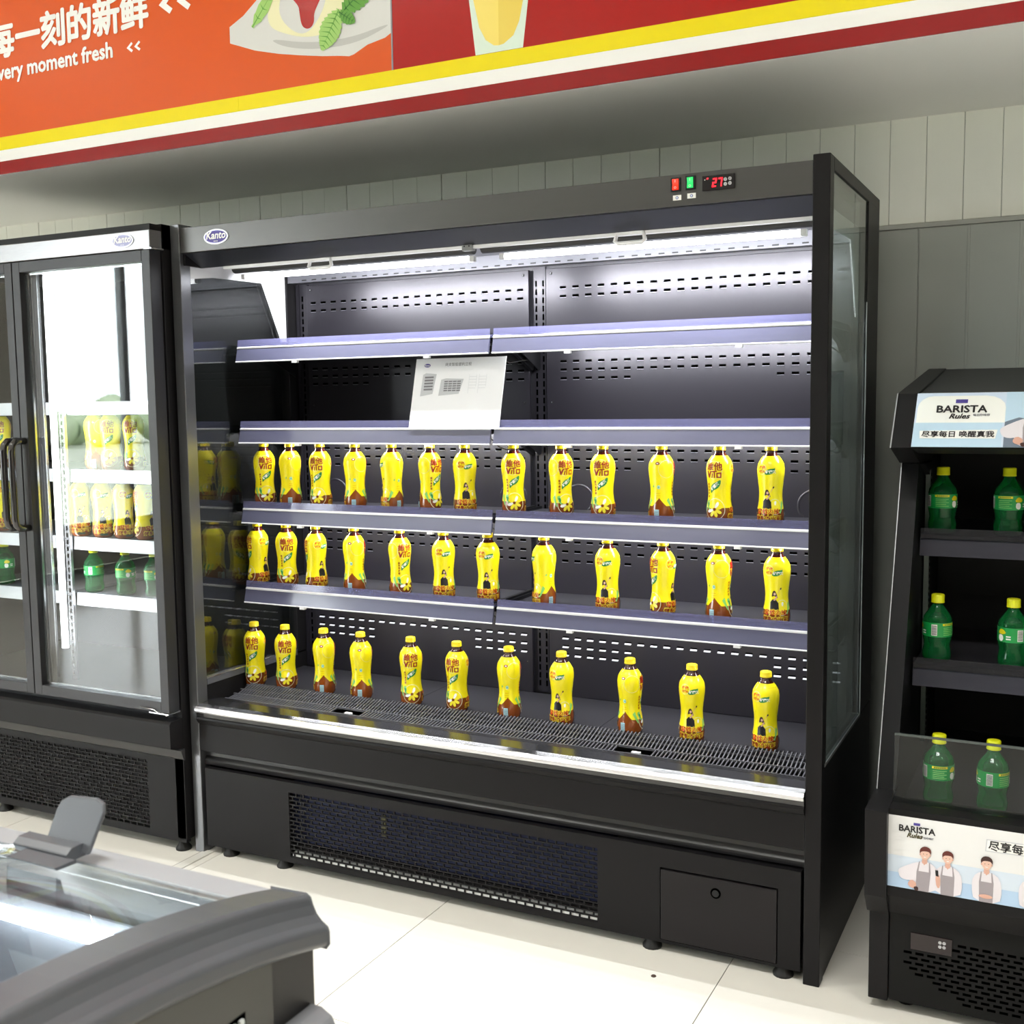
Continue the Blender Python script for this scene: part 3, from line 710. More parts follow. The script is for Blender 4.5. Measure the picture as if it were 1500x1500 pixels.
# lower panel with a real perforated grille
gx0, gx1, gz0, gz1 = .383, 1.413, .046, .253
lw = MB()
for bx_ in ((.05, gx0, .004, .024, .028, .284), (gx1, 1.952, .004, .024, .232, .284), (gx1, 1.588, .004, .024, .028, .232), (1.896, 1.952, .004, .024, .028, .232), (gx0, gx1, .004, .024, gz1, .284), (gx0, gx1, .004, .024, .028, gz0), (1.588, 1.896, .004, .024, .028, .036)):
    lw.box(*bx_, BLACK)
lw.build('lower_panel', mc)
NR = 16; NCOL = 37
def perf(mb, x0, x1, z0, z1, rows, cols, y0, y1, m, hfrac=.31, wfrac=.16):
    ph = (z1-z0)/rows; pwid = (x1-x0)/(cols+.5)
    for r in range(rows+1): mb.box(x0, x1, y0, y1, z0+r*ph-ph*hfrac/2, z0+r*ph+ph*hfrac/2, m)
    for r in range(rows):
        off = 0 if r % 2 else pwid*.5
        for c in range(cols+1):
            xx = x0+off+c*pwid
            if c == 0 and r % 2 == 0: mb.box(x0, xx-pwid*.0, y0, y1, z0+r*ph, z0+(r+1)*ph, m) if False else None
            mb.box(max(x0, xx-pwid*wfrac/2), min(x1, xx+pwid*wfrac/2), y0, y1, z0+r*ph+ph*hfrac/2, z0+(r+1)*ph-ph*hfrac/2, m) if xx-pwid*wfrac/2 < x1 else None
    return mb
perf(MB(), gx0, gx1, gz0, gz1, NR, NCOL, .006, .010, BLACK).build('vent_grille', mc, kind='stuff')
B('condenser', (gx0-.02, gx1+.02, .050, .10, .075, .27), mat('condenser_blue', (34, 44, 84), .6, .2, noise=.5, nscale=9), mc)
MB().prism([(.0104, .0475), (.030, .048), (.030, .060), (.0104, .0575)], gx0+.005, gx1-.005, mat('lit_vent_strip', (238, 238, 236), .4), 'x').build('lit_vent_strip', mc, 'white strip standing in for light seen through the lowest row of vents')  # white strip added for the lit floor showing through the vents
B('coil_tag', (.695, .71, .046, .050, .15, .215), mat('tag_olive', (120, 116, 80), .5), mc)
B('grille_cable', (.40, .4025, .040, .0425, .08, .26), mat('cable_grey', (150, 150, 155), .5), mc)
ad = B('access_door', (1.5905, 1.8935, .002, .02, .0375, .2265), mat('door_coat', (34, 32, 33), .42, 0, .16), mc, .002)
MB().disc((1.738, .0025, .190), .0135, SLOTD, 'y', .002, 20).disc((1.738, .001, .190), .009, DARK, 'y', .002, 16).build('door_lock', ad)
B('base_floor', (.045, 1.955, .03, .68, .05, .08), BLACK, mc)
def foot(parent, x, y):
    m = MB().lathe([(0, .026), (.006, .026), (.016, .018), (.03, .014), (.052, .012)], RUBBER, 14, x, y, 0); m.build('foot', parent)
for (x, y) in ((.125, .03), (.341, .03), (1.558, .03), (1.905, .03), (.125, .6), (1.0, .6), (1.9, .6)): foot(mc, x, y)
# badge, switches, thermostat
def badge(parent, cx, cz, y, s=1.0, inner=P_PUR):
    m = MB().disc((cx, y, cz), .047*s, mat('badge_rim', (226, 228, 235), .25, .3), 'y', .003, 36, .0225*s)
    b = m.build('badge', parent, 'oval white and blue brand badge')
    k = MB().disc((cx, y-.003, cz), .042*s, inner, 'y', .0006, 36, .0185*s)
    f = yplane(y-.0042); k.text('Kanto', .031*s, cx, cz-.006*s, f, P_WHT, offset=.0007, shear=.2, align='CENTER'); k.text('★★★', .006*s, cx, cz-.0155*s, f, P_WHT, align='CENTER')
    k.build('badge_print', b)
badge(mc, .181, 1.951, .004)
def rocker(cx, cz, col, nm):
    b = B('rocker_switch', (cx-.013, cx+.013, .0, .006, cz-.0165, cz+.0165), mat('switch_bezel', (16, 16, 17), .25), mc, .0015)
    m = MB().prism([(.0002, cz+.013), (-.0042, cz+.012), (-.0010, cz), (-.0030, cz-.012), (.0002, cz-.013)], cx-.0075, cx+.0075, mat(nm, col, .12, emit=1.5), 'x')
    m.text('I', .009, cx-.001, cz+.004, yplane(-.0045), P_WHT); m.text('O', .008, cx-.003, cz-.011, yplane(-.0045), P_WHT); m.build('rocker', b)
rocker(1.630, 1.964, (225, 36, 14), 'switch_red'); rocker(1.667, 1.965, (24, 160, 80), 'switch_green')
for (cx, cz) in ((1.633, 1.9325), (1.6695, 1.934)):
    s_ = MB().box(cx-.0105, cx+.0105, .0028, .0045, cz-.006, cz+.006, P_WHT); s_.disc((cx, .0028, cz), .0038, P_PUR, 'y', .0004, 12); s_.disc((cx, .0024, cz), .0024, P_SKY2, 'y', .0004, 12); s_.build('switch_label', mc)
th = B('thermostat', (1.697, 1.777, -.001, .005, 1.9415, 1.9765), mat('thermostat_case', (24, 20, 22), .2), mc, .001)
SEG = mat('led_red', (255, 26, 40), .4, emit=3)
dg = MB()
def seg7(ch, x, z, w_, h_, t):
    on = {'2': 'abged', '7': 'abc'}[ch]
    R = {'a': (x, x+w_, z+h_-t, z+h_), 'g': (x, x+w_, z+h_/2-t/2, z+h_/2+t/2), 'd': (x, x+w_, z, z+t), 'b': (x+w_-t, x+w_, z+h_/2, z+h_), 'c': (x+w_-t, x+w_, z, z+h_/2), 'e': (x, x+t, z, z+h_/2), 'f': (x, x+t, z+h_/2, z+h_)}
    for c in on:
        a, b, c0, d0 = R[c]; sl = .12
        dg.flat([(a+(c0-z)*sl, c0), (b+(c0-z)*sl, c0), (b+(d0-z)*sl, d0), (a+(d0-z)*sl, d0)], yplane(-.0016), SEG)
seg7('2', 1.7215, 1.9485, .010, .0205, .0031); seg7('7', 1.7355, 1.9485, .010, .0205, .0031)
dg.flat([(1.708, 1.968), (1.712, 1.968), (1.713, 1.971), (1.709, 1.971)], yplane(-.0016), SEG); dg.flat([(1.703, 1.966), (1.705, 1.966), (1.705, 1.968), (1.703, 1.968)], yplane(-.0016), P_WHT)
dg.build('digital_readout', th, 'red digits reading 27')
for bx2, bz2 in ((1.7545, 1.964), (1.7655, 1.965), (1.7545, 1.953), (1.7655, 1.954)):
    MB().disc((bx2, -.001, bz2), .0042, mat('button_grey', (176, 176, 178), .4), 'y', .0015, 14).disc((bx2, -.0025, bz2), .0016, P_GRY, 'y', .0003, 8).build('button', th)

# ================================================================ PAPER SIGN on the second shelf
ps = thing('paper_sign', 'white paper sign with small cooler drawings on the second shelf of the open cooler', 'sign', (.85, .235, 1.365))
b0, t0 = Vector((0, .2335, 1.3645)), Vector((0, .290, 1.577))
def pf(off):
    ny = off
    def f(x, z):
        t = (z-1.3645)/(1.577-1.3645); p = b0.lerp(t0, t); return (x, p.y-ny, z)
    return f
xa0, xa1 = .704, 1.014
pp = MB(); f0 = pf(0); f1 = pf(-.0012)
def pbox(mb, m, x0, x1, z0, z1, fa, fb):
    vs = [fa(x0, z0), fa(x1, z0), fa(x1, z1), fa(x0, z1), fb(x0, z0), fb(x1, z0), fb(x1, z1), fb(x0, z1)]
    mb.add(vs, [(0, 1, 2, 3), (7, 6, 5, 4), (0, 4, 5, 1), (1, 5, 6, 2), (2, 6, 7, 3), (3, 7, 4, 0)], m)
pbox(pp, mat('paper_white', (240, 241, 246), .35), xa0, xa1, 1.3645, 1.577, f0, f1)
pp.build('paper_sheet', ps)
pr = MB(); g = pf(.0008)
pr.flat([(xa0+.042+.011*math.cos(2*PI*i/20), 1.556+.0055*math.sin(2*PI*i/20)) for i in range(20)], g, P_PUR)
pr.text('Kanto', .007, xa0+.042, 1.5537, pf(.0012), P_WHT, align='CENTER', offset=.0002)
pr.text('商支智能便利立柜', .0115, xa0+.150, 1.5535, g, P_GRY, align='CENTER')
g2 = pf(.0012)
def ck(x0, z0, w1, h1, cols):
    pr.flat([(x0, z0), (x0+w1*.85, z0+h1*.10), (x0+w1, z0+h1*.95), (x0+w1*.25, z0+h1), (x0+w1*.05, z0+h1*.93)], g, P_LGY)
    for k in range(5):
        for c in range(cols):
            a = x0+w1*(.2+.72*c/cols); b = a+w1*.62/cols; z_ = z0+h1*(.25+.13*k)
            pr.flat([(a, z_), (b, z_+h1*.01), (b, z_+h1*.085), (a, z_+h1*.08)], g2, P_GRY)
ck(xa0+.028, 1.463, .050, .070, 1); ck(xa0+.092, 1.464, .082, .052, 4)
PL2 = mat('print_faint', (222, 224, 230), .4)
for q in range(2):
    x0 = xa0+.192+q*.033
    for k in range(5): pr.flat([(x0, 1.485+k*.0085), (x0+.025, 1.485+k*.0085), (x0+.025, 1.4865+k*.0085), (x0, 1.4865+k*.0085)], g, PL2)
    pr.flat([(x0, 1.47), (x0+.0012, 1.47), (x0+.0012, 1.526), (x0, 1.526)], g, PL2); pr.flat([(x0+.025, 1.49), (x0+.0262, 1.49), (x0+.0262, 1.526), (x0+.025, 1.526)], g, PL2)
pr.build('printed_content', ps)

# ================================================================ LEFT GLASS DOOR COOLER
lc = thing('glass_door_cooler', 'tall black two door upright cooler with glass doors, left of the open cooler', 'cooler', (-.62, .3, 0))
XA, XB = -1.236, -.008; YD = -.08
for (xa, xb) in ((XA, XA+.04), (XB-.04, XB)): B('side_wall', (xa, xb, -.028, .68, .045, 2.0), BLACK, lc, .002)
B('rear_wall', (XA+.04, XB-.04, .56, .68, .045, 2.0), mat('lc_back', (24, 25, 34), .35, .2), lc)
B('top_panel', (XA, XB, -.028, .68, 1.925, 2.0), BLACK, lc)
B('header_panel', (XA, XB-.001, -.078, -.028, 1.921, 1.978), SILVER, lc, .002, 'silver grey header strip')
B('header_panel', (XA, XB-.001, -.076, -.028, 1.9785, 1.996), BLACK, lc)
badge(lc, -.118, 1.951, -.078, .95, mat('badge_blue_pale', (150, 152, 196), .3))
B('cabinet_floor', (XA+.04, XB-.04, -.025, .56, .43, .487), mat('lc_floor', (34, 34, 38), .4), lc)
B('inner_post', (-.642, -.596, -.02, .0, .487, 1.925), BLACK2, lc)
def vtube(x, y, z0, z1):
    o = MB().lathe([(0, .011), (z1-z0, .011)], LED, 12, x, y, z0).build('led_tube', lc)
    area('cooler_led', (x+.03, y, (z0+z1)/2), .012, z1-z0, 3.2, (.9, .94, 1.0), (PI/2, 0, -.9 if x > -.6 else .9))
vtube(-.570, .018, .62, 1.88); vtube(-.665, .018, .62, 1.88)
for xs in (-.57, -.665):
    u_ = MB().box(xs-.012, xs+.012, .050, .060, .50, 1.90, ALU)
    z = .52
    while z < 1.88: u_.box(xs-.003, xs+.003, .0488, .0502, z, z+.014, SLOTD); z += .024
    u_.build('slotted_upright', lc)
def lshelf(xa, xb, zt):
    sh = MB().box(xa, xb, .10, .53, zt-.012, zt, mat('lc_shelf', (110, 114, 124), .35, .3)).build('shelf', lc)
    MB().prism([(.094, zt+.004), (.098, zt+.004), (.102, zt), (.102, zt-.040), (.090, zt-.040)], xa, xb, RAILW, 'x').build('price_rail', sh, 'white price rail')
for zt in (1.458, 1.227, .992, .796):
    lshelf(-.585, -.055, zt); lshelf(-1.19, -.650, zt)
def ldoor(xa, xb, hx, side):
    d = MB(); zb, ztp = .476, 1.918; s = .034
    DM = mat('door_frame', (48, 48, 51), .38, .3)
    d.box(xa, xa+s, YD, -.034, zb, ztp, DM); d.box(xb-s, xb, YD, -.034, zb, ztp, DM); d.box(xa+s, xb-s, YD, -.034, zb, zb+s, DM); d.box(xa+s, xb-s, YD, -.034, ztp-s, ztp, DM)
    dr = d.build('door', lc, 'glass door with dark grey frame', bevel=.0015)
    B('door_glass', (xa+s, xb-s, -.064, -.058, zb+s, ztp-s), DOORG, dr)
    B('gasket', (xa+.005, xb-.005, -.034, -.028, zb+.004, ztp-.004), RUBBER, dr) if False else None
    ga = MB(); q = .012
    ga.box(xa+s, xa+s+q*.6, -.0575, -.05, zb+s, ztp-s, ALU); ga.box(xb-s-q*.6, xb-s, -.0575, -.05, zb+s, ztp-s, ALU); ga.box(xa+s, xb-s, -.0575, -.05, zb+s, zb+s+q*.6, ALU); ga.box(xa+s, xb-s, -.0575, -.05, ztp-s-q*.6, ztp-s, ALU)
    ga.build('glass_spacer', dr)
    pts = [(hx, -.080, 1.335), (hx, -.118, 1.334), (hx, -.131, 1.322), (hx, -.135, 1.30), (hx, -.135, 1.08), (hx, -.131, 1.058), (hx, -.118, 1.046), (hx, -.080, 1.045)]
    MB().tube(pts, .0115, mat('handle_black', (30, 28, 28), .22, 0, .5, coat=.5), 12).build('handle', dr, 'black bow handle')
ldoor(-.614, -.010, -.597, 1); ldoor(-1.222, -.618, -.636, -1)
hg = MB().box(-.095, -.012, -.082, -.03, .4705, .4745, ALU); hg.lathe([(0, .007), (.012, .007)], CHROME, 12, -.03, -.07, .463)
hg.tube([(-.13, -.083, .487), (-.07, -.084, .484), (-.055, -.083, .474), (-.02, -.075, .473)], .002, CHROME, 6); hg.build('hinge', lc, 'metal hinge plate under the right door')
hg2 = MB().box(-.03, .0, -.082, -.03, 1.9195, 1.9235, ALU); hg2.build('hinge', lc)
MB().prism([(-.084, .362), (-.084, .440), (-.076, .448), (-.028, .448), (-.028, .350), (-.03, .350)], XA, XB, BLACK, 'x').build('bumper_panel', lc, bevel=.002)
MB().prism([(-.040, .350), (-.046, .346), (-.036, .318), (-.030, .312), (-.028, .312), (-.028, .350)], XA-.001, .0-.001, mat('band_grey', (56, 56, 58), .3, .1), 'x').build('lower_band', lc)
lx0, lx1, lz0, lz1 = -1.14, -.166, .058, .292
lp_ = MB()
for bx_ in ((XA, lx0, -.028, -.008, .035, .311), (lx1, XB-.003, -.028, -.008, .035, .311), (lx0, lx1, -.028, -.008, lz1, .311), (lx0, lx1, -.028, -.008, .035, lz0)): lp_.box(*bx_, BLACK)
lp_.build('lower_panel', lc)
perf(MB(), lx0, lx1, lz0, lz1, 18, 32, -.027, -.023, BLACK).build('vent_grille', lc, kind='stuff')
B('condenser', (lx0, lx1, .03, .2, .06, .29), mat('condenser_dark', (20, 20, 22), .7), lc)
for (x, y) in ((-.05, .0), (-.896, .0), (-.05, .6), (-1.15, .6)): foot(lc, x, y)
# bottles inside
LTEA = [(.992, 'third', [(118, 128), (150, 124), (181, 100), (212, 76)], 745), (1.227, 'second', [(140, 250), (163, 20), (197, 20)], 660)]
for (zt, nm, lst, v) in LTEA:
    for i, (u, f) in enumerate(lst):
        put('tea', px_x(u, v, .15), .15, zt, f, 'tea bottle behind right glass door, %s from left, %s bottle row' % (ORD[i], {'third': 'lower', 'second': 'upper'}[nm]), 'lemon tea bottles behind glass')
put('tea', px_x(-12, 745, .15), .15, .992, 30, 'tea bottle behind left glass door, lower row, farther left', 'lemon tea bottles behind glass')
put('tea', px_x(4, 745, .17), .17, .992, 110, 'tea bottle behind left glass door, lower row, nearest the handles', 'lemon tea bottles behind glass')
put('tea', px_x(2, 650, .17), .17, 1.227, 20, 'tea bottle behind left glass door, upper row', 'lemon tea bottles behind glass')
for i, (u, f) in enumerate([(138, 20), (184, 100), (226, 100)]):
    put('lime', px_x(u, 840, .15), .15, .796, f, 'green lemonade bottle behind the right glass door, %s from left' % ORD[i], 'green bottles behind glass').scale = (.95, .95, .92)
put('lime', px_x(8, 835, .15), .15, .796, 275, 'green lemonade bottle behind the left glass door', 'green bottles behind glass').scale = (.95, .95, .92)

# ================================================================ RIGHT SMALL DISPLAY
rd = thing('island_display_cooler', 'lower black open display cooler with printed signs, at the right edge of the photo', 'cooler', (2.75, .4, 0))
X0 = 2.12; XI = 2.168; X1 = 3.2
for (xa, xb) in ((X0, XI), (X1, X1+.048)):
    # canopy end
    MB().prism([(.261, 1.450), (.155, 1.320), (.322, 1.275), (.60, 1.275), (.894, 1.30), (.894, 1.525)], xa, xb, BLACK, 'x').build('canopy_end', rd, bevel=.002)
    MB().prism([(.325, 1.274), (.022, .50), (.022, .30), (.89, .30), (.89, 1.274)], xa+.004, xb-.002, BLACK2, 'x').build('side_wall', rd, bevel=.002)
    MB().prism([(.03, .515), (-.118, .512), (-.106, .306), (-.063, .25), (.06, .25), (.06, .515)], xa, xb, BLACK, 'x').build('bin_end', rd, bevel=.002)
    B('base_side', (xa+.002, xb-.002, -.04, .86, .026, .3), BLACK, rd, .002)
MB().prism([(.263, 1.4485), (.340, 1.4525), (.893, 1.522), (.893, 1.49), (.34, 1.40), (.30, 1.30), (.17, 1.318), (.158, 1.3215)], XI, X1, mat('canopy_black', (24, 24, 25), .5), 'x').build('canopy', rd)
EDG = mat('painted_glint', (170, 172, 174), .3, .4)  # pale strips painted in for highlights on the chamfered edges
MB().prism([(.2605, 1.4505), (.259, 1.4515), (.153, 1.3205), (.1545, 1.3195)], X0-.0008, X0+.002, EDG, 'x').build('edge_glint', rd)
MB().prism([(.324, 1.274), (.3225, 1.275), (.0205, .516), (.022, .515)], X0+.0035, X0+.0055, EDG, 'x').build('edge_glint', rd)
# slanted sign panel on the canopy
sv0, sv1 = Vector((0, .1545, 1.3215)), Vector((0, .2600, 1.4490)); nn = Vector((0, -(sv1.z-sv0.z), (sv1.y-sv0.y))).normalized()
def sf(k):
    def f(x, q):
        p = sv0.lerp(sv1, q)+nn*(.002+.0003*k); return (x, p.y, p.z)
    return f
us = MB()
us.flat([(2.168, .0), (3.19, .0), (3.19, 1), (2.168, 1)], sf(0), P_SKY2)
arc = [(2.172, 0.44), (2.172, .72)]+[(2.172+.035*(1-math.cos(a)), .72+.22*math.sin(a)) for a in (.4, .8, 1.2, 1.57)]+[(2.325-.0+.045*math.sin(a), .94-.22*(1-math.cos(a))) for a in (0, .4, .8, 1.2, 1.57)]+[(2.37, .44)]
us.flat(arc, sf(1), P_WHT); us.flat([(2.168, .0), (2.365, .0), (2.365, .44), (2.168, .44)], sf(1), P_SKY)
ql = math.hypot(sv1.y-sv0.y, sv1.z-sv0.z)
def ts(k, x0, q0, sc=1, rot=0):
    g_ = sf(k); return lambda a, b: g_(x0+a*math.cos(rot)-b*math.sin(rot), q0+(a*math.sin(rot)+b*math.cos(rot))/ql)
fat(us, 'BARISTA', .0300, 0, 0, ts(3, 2.272, .63), P_BLK, .0009, align='CENTER')
fat(us, 'Rules', .0210, 0, 0, ts(4, 2.268, .515), P_BLK, .0006, shear=.35, align='CENTER')
us.text('每日咖啡师', .0075, 0, 0, ts(4, 2.318, .56), P_GRY, align='CENTER', offset=.0002)
us.flat([(2.258, .80), (2.285, .80), (2.285, .87), (2.258, .87)], sf(3), P_PUR)
us.flat([(2.185, .15), (2.352, .15), (2.356, .31), (2.183, .29)], sf(3), P_WHT)
fat(us, '尽享每日 唤醒真我', .0195, 0, 0, ts(4, 2.269, .185), P_BLK, .0005, align='CENTER')
us.flat([(2.37, 0), (3.19, 0), (3.19, 1), (2.37, 1)], sf(1), P_SKY)
us.flat([(2.37, 0), (3.19, 0), (3.19, .50), (2.9, .56), (2.7, .46), (2.55, .55), (2.44, .47), (2.40, .53), (2.37, .45)], sf(2), P_MTN)
def person(mb, fnk, cx, base, s, hair, tilt=0, k0=5, pose=0):
    """flat printed waist-up person: shirt, apron, face, hair, hand; fnk(k) gives the print plane for (x, metres above base)"""
    cnt = [0]
    def P(k, pts, m):
        cnt[0] += .4; mb.flat([(cx+s*(a+tilt*b), base+s*b) for a, b in pts], fnk(k0+cnt[0]), m)
    def el(k, x, y, rx, ry, m): P(k, [(x+rx*math.cos(2*PI*i/18), y+ry*math.sin(2*PI*i/18)) for i in range(18)], m)
    if pose == 1: P(0, smooth_poly([(-.20, .10), (-.22, .16), (-.20, .19), (-.08, .26), (-.03, .27), (-.03, .10), (-.10, .09), (-.15, .08)], 1), P_SHT)
    P(0, smooth_poly([(-.10, 0), (-.12, .12), (-.11, .22), (-.05, .275), (.05, .275), (.11, .23), (.13, .12), (.11, 0)], 1), P_SHT)
    P(1, [(-.02, .26), (-.022, .31), (.022, .31), (.02, .26)], P_SKN)
    P(1, [(-.028, .285), (.03, .285), (0, .245)], P_SKN)
    P(2, [(-.055, .0), (-.06, .18), (-.046, .275), (-.038, .275), (-.044, .185), (.044, .185), (.038, .275), (.046, .275), (.06, .18), (.055, .0)], P_APR)
    el(3, 0, .35, .040, .050, P_SKP)
    P(4, smooth_poly([(-.046, .345), (-.050, .39), (-.022, .42), (.022, .42), (.050, .39), (.046, .345), (.034, .375), (.0, .378), (-.034, .372)], 1), hair)
    for e in (-.015, .015): el(5, e, .350, .0042, .0028, P_BLK)
    P(5, [(-.014, .326), (.014, .326), (.006, .319), (-.006, .319)], P_WHT)
    el(5, -.0415, .345, .006, .010, P_SKN); el(5, .0415, .345, .006, .010, P_SKN)
    if pose == 2: P(4, smooth_poly([(-.09, .06), (-.105, .16), (-.085, .19), (-.06, .17), (-.06, .06)], 1), P_SKN); P(5, [(-.10, .17), (-.075, .165), (-.08, .225), (-.105, .225)], P_BLK)
    elif pose == 3: P(4, smooth_poly([(-.07, .055), (-.02, .075), (.04, .07), (.06, .05), (.02, .035), (-.03, .035)], 1), P_SKN)
    else: P(4, smooth_poly([(-.13, .05), (-.10, .10), (-.05, .07), (-.06, .02), (-.10, .02)], 1), P_SKN); P(5, smooth_poly([(-.065, .0), (-.075, .035), (-.035, .04), (-.03, 0)], 1), P_HAIR2)
fu = lambda k: (lambda x, m_: sf(k)(x, m_/ql))
for i, (xc, hr) in enumerate(((2.428, P_HAIR), (2.56, P_HAIR2), (2.70, P_HAIR2), (2.84, P_HAIR))): person(us, fu, xc, .0, .31, hr, .0, 5, (1, 2, 3, 2)[i])
us.build('upper_sign', rd, 'white and blue printed sign with black lettering and young men in aprons')
# lower sign on the bin front
B('bin_front', (XI, X1, -.088, .0, .306, .512), BLACK, rd)
MB().prism([(-.088, .306), (-.05, .25), (.02, .25), (.02, .306)], XI, X1, BLACK, 'x').build('bin_underside', rd)
lf = lambda k: yplane(-.0885-.0003*k)
ls = MB()
ls.add([(2.1665, -.0886, .330), (3.19, -.0886, .330), (3.19, -.0886, .400), (2.1665, -.0886, .400)], [(0, 1, 2, 3)], mat('print_sky_grad', (178, 204, 232), .4))
ls.flat([(2.1665, .365), (3.19, .365), (3.19, .43), (2.1665, .43)], lf(1), mat('print_pale_sky', (208, 220, 234), .4))
ls.flat([(2.1665, .405), (3.19, .405), (3.19, .498), (2.1665, .498)], lf(2), mat('print_offwhite', (228, 228, 228), .4))
fat(ls, 'BARISTA', .0205, 2.229, .4640, lf(4), P_BLK, .0006, align='CENTER'); ls.text('Rules', .0150, 2.224, .4515, lf(5), mat('print_olive', (70, 64, 30), .4), shear=.35, offset=.0006, align='CENTER')
ls.text('每日咖啡师', .0055, 2.252, .4525, lf(5), P_GRY, align='CENTER', offset=.0002)
ls.flat([(2.222, .4805), (2.236, .4805), (2.236, .4865), (2.222, .4865)], lf(4), P_PUR)
ls.flat([(2.372, .446), (2.62, .452), (2.62, .4775), (2.374, .474)], lf(3), P_LGY); ls.flat([(2.374, .448), (2.618, .454), (2.618, .476), (2.376, .472)], lf(4), P_WHT)
fat(ls, '尽享每日 唤醒真我', .0235, 2.378, .4520, lf(5), P_BLK, .0005)
fl2 = lambda k: (lambda x, z_: yplane(-.0885-.0003*k)(x, z_))
for i, (xc, hr, s_) in enumerate(((2.243, P_HAIR, .25), (2.296, P_HAIR, .245), (2.376, P_HAIR2, .25), (2.470, P_HAIR2, .25), (2.56, P_HAIR, .25), (2.65, P_HAIR2, .25))):
    person(ls, fl2, xc, .3305, s_, hr, (.06, 0, 0, .02, 0, 0)[i], 6, (1, 2, 3, 3, 2, 1)[i])
ls.build('lower_sign', rd, 'white printed sign with black lettering and young men in aprons')
# inside
B('rear_wall', (XI, X1, .80, .89, .03, 1.49), mat('rd_back', (14, 14, 15), .6), rd)
for xs in (XI+.002,):
    u_ = MB().box(xs, xs+.012, .44, .475, .52, 1.25, mat('rd_upright', (96, 104, 100), .4, .4))
    z = .53
    while z < 1.24: u_.box(xs+.0118, xs+.0125, .452, .463, z, z+.008, SLOTD); z += .016
    u_.build('slotted_upright', rd)
MB().prism([(.34, 1.272), (.50, 1.272), (.48, 1.24), (.45, 1.235)], XI, XI+.012, BLACK2, 'x').build('side_gusset', rd)
def rshelf(zt, y):
    sh = MB().box(XI+.004, X1-.004, y+.012, .78, zt-.014, zt, DECK).build('shelf', rd)
    MB().prism([(y, zt-.012), (y+.004, zt-.010), (y+.018, zt-.008), (y+.018, zt-.055), (y-.006, zt-.052)], XI+.004, X1-.004, RAILH, 'x').build('price_rail', sh, 'dark plastic price rail')
    MB().prism([(y, zt-.008), (y+.003, zt+.018), (y+.0042, zt+.018), (y+.0012, zt-.008)], XI+.004, X1-.004, LIPD, 'x').build('rail_lip', sh)
rshelf(1.090, .335); rshelf(.773, .245)
B('bottom_deck', (XI+.004, X1-.004, .0, .80, .445, .462), DECK, rd)
gm = MB(); x = XI+.01
while x < X1-.01: gm.box(x, x+.003, .012, .085, .4625, .4665, GRM); x += .0115
for yy in (.012, .036, .060, .083): gm.box(XI+.008, X1-.008, yy, yy+.002, .4626, .4668, GRM)
gm.build('air_return_grille', rd, kind='stuff')
MB().prism([(-.044, .513), (-.036, .672), (-.032, .672), (-.040, .513)], XI+.002, X1-.002, GUARD, 'x').build('front_guard', rd, 'clear guard panel in front of the lowest bottles')
MB().prism([(-.0365, .668), (-.0365, .673), (-.0315, .673), (-.0315, .668)], XI+.002, X1-.002, mat('guard_edge', (70, 78, 76), .2), 'x').build('guard_edge', rd)
# base with vents and controller
rx0, rx1, rz0, rz1 = 2.20, 3.10, .075, .205
rb = MB()
B('base_panel', (XI, X1, -.036, -.02, .03, .25), mat('base_black', (20, 20, 20), .5, 0, .15), rd)
vm = MB()
for r in range(12):
    for c in range(34):
        z_ = .055+r*.0125; xx = 2.20+c*.026+(r % 2)*.013
        if xx < 2.30 and z_ > .155: continue
        if r < 5 and c < 5-r: continue
        vm.prism([(-.0372, z_-.0028), (-.0362, z_+.0028), (-.0358, z_+.0028), (-.0358, z_-.0028)], xx, xx+.018, SLOTD, 'x')
vm.build('vent_slots', rd, kind='stuff')
ct = B('controller', (2.215, 2.305, -.0385, -.035, .165, .205), mat('controller_case', (34, 24, 26), .2), rd, .001)
for (a, b) in ((2.279, .193), (2.288, .193), (2.279, .183), (2.288, .183)): MB().disc((a, -.0385, b), .0038, mat('button_grey', (176, 176, 178), .4), 'y', .001, 12).build('button', ct)
B('base_floor', (XI, X1, .0, .86, .02, .05), BLACK, rd)
for (x, y) in ((2.2, .03), (2.2, .8), (3.1, .03), (3.1, .8)): MB().lathe([(0, .02), (.022, .02)], RUBBER, 12, x, y, 0).build('foot', rd)
RB = [(1.090, .40, 730, [(1381, 62), (1478, 74)], 'top shelf'), (.773, .31, 920, [(1373, 10), (1484, 330)], 'middle shelf'), (.463, .13, 1120, [(1375, 55), (1455, 10)], 'bottom deck')]
for (zt, y, v, lst, nm) in RB:
    for i, (u, f) in enumerate(lst):
        put('lime', px_x(u, v, y), y, zt, f, 'green lemonade bottle with yellow cap, %s on the %s of the small display' % (('left', 'right')[i], nm), 'green bottles on the small display')
for (zt, y, nm) in ((1.090, .40, 'top shelf'), (.773, .31, 'middle shelf'), (.463, .13, 'bottom deck')):
    put('lime', 2.58, y, zt, 30, 'green lemonade bottle with yellow cap beyond the photo edge on the %s' % nm, 'green bottles on the small display')

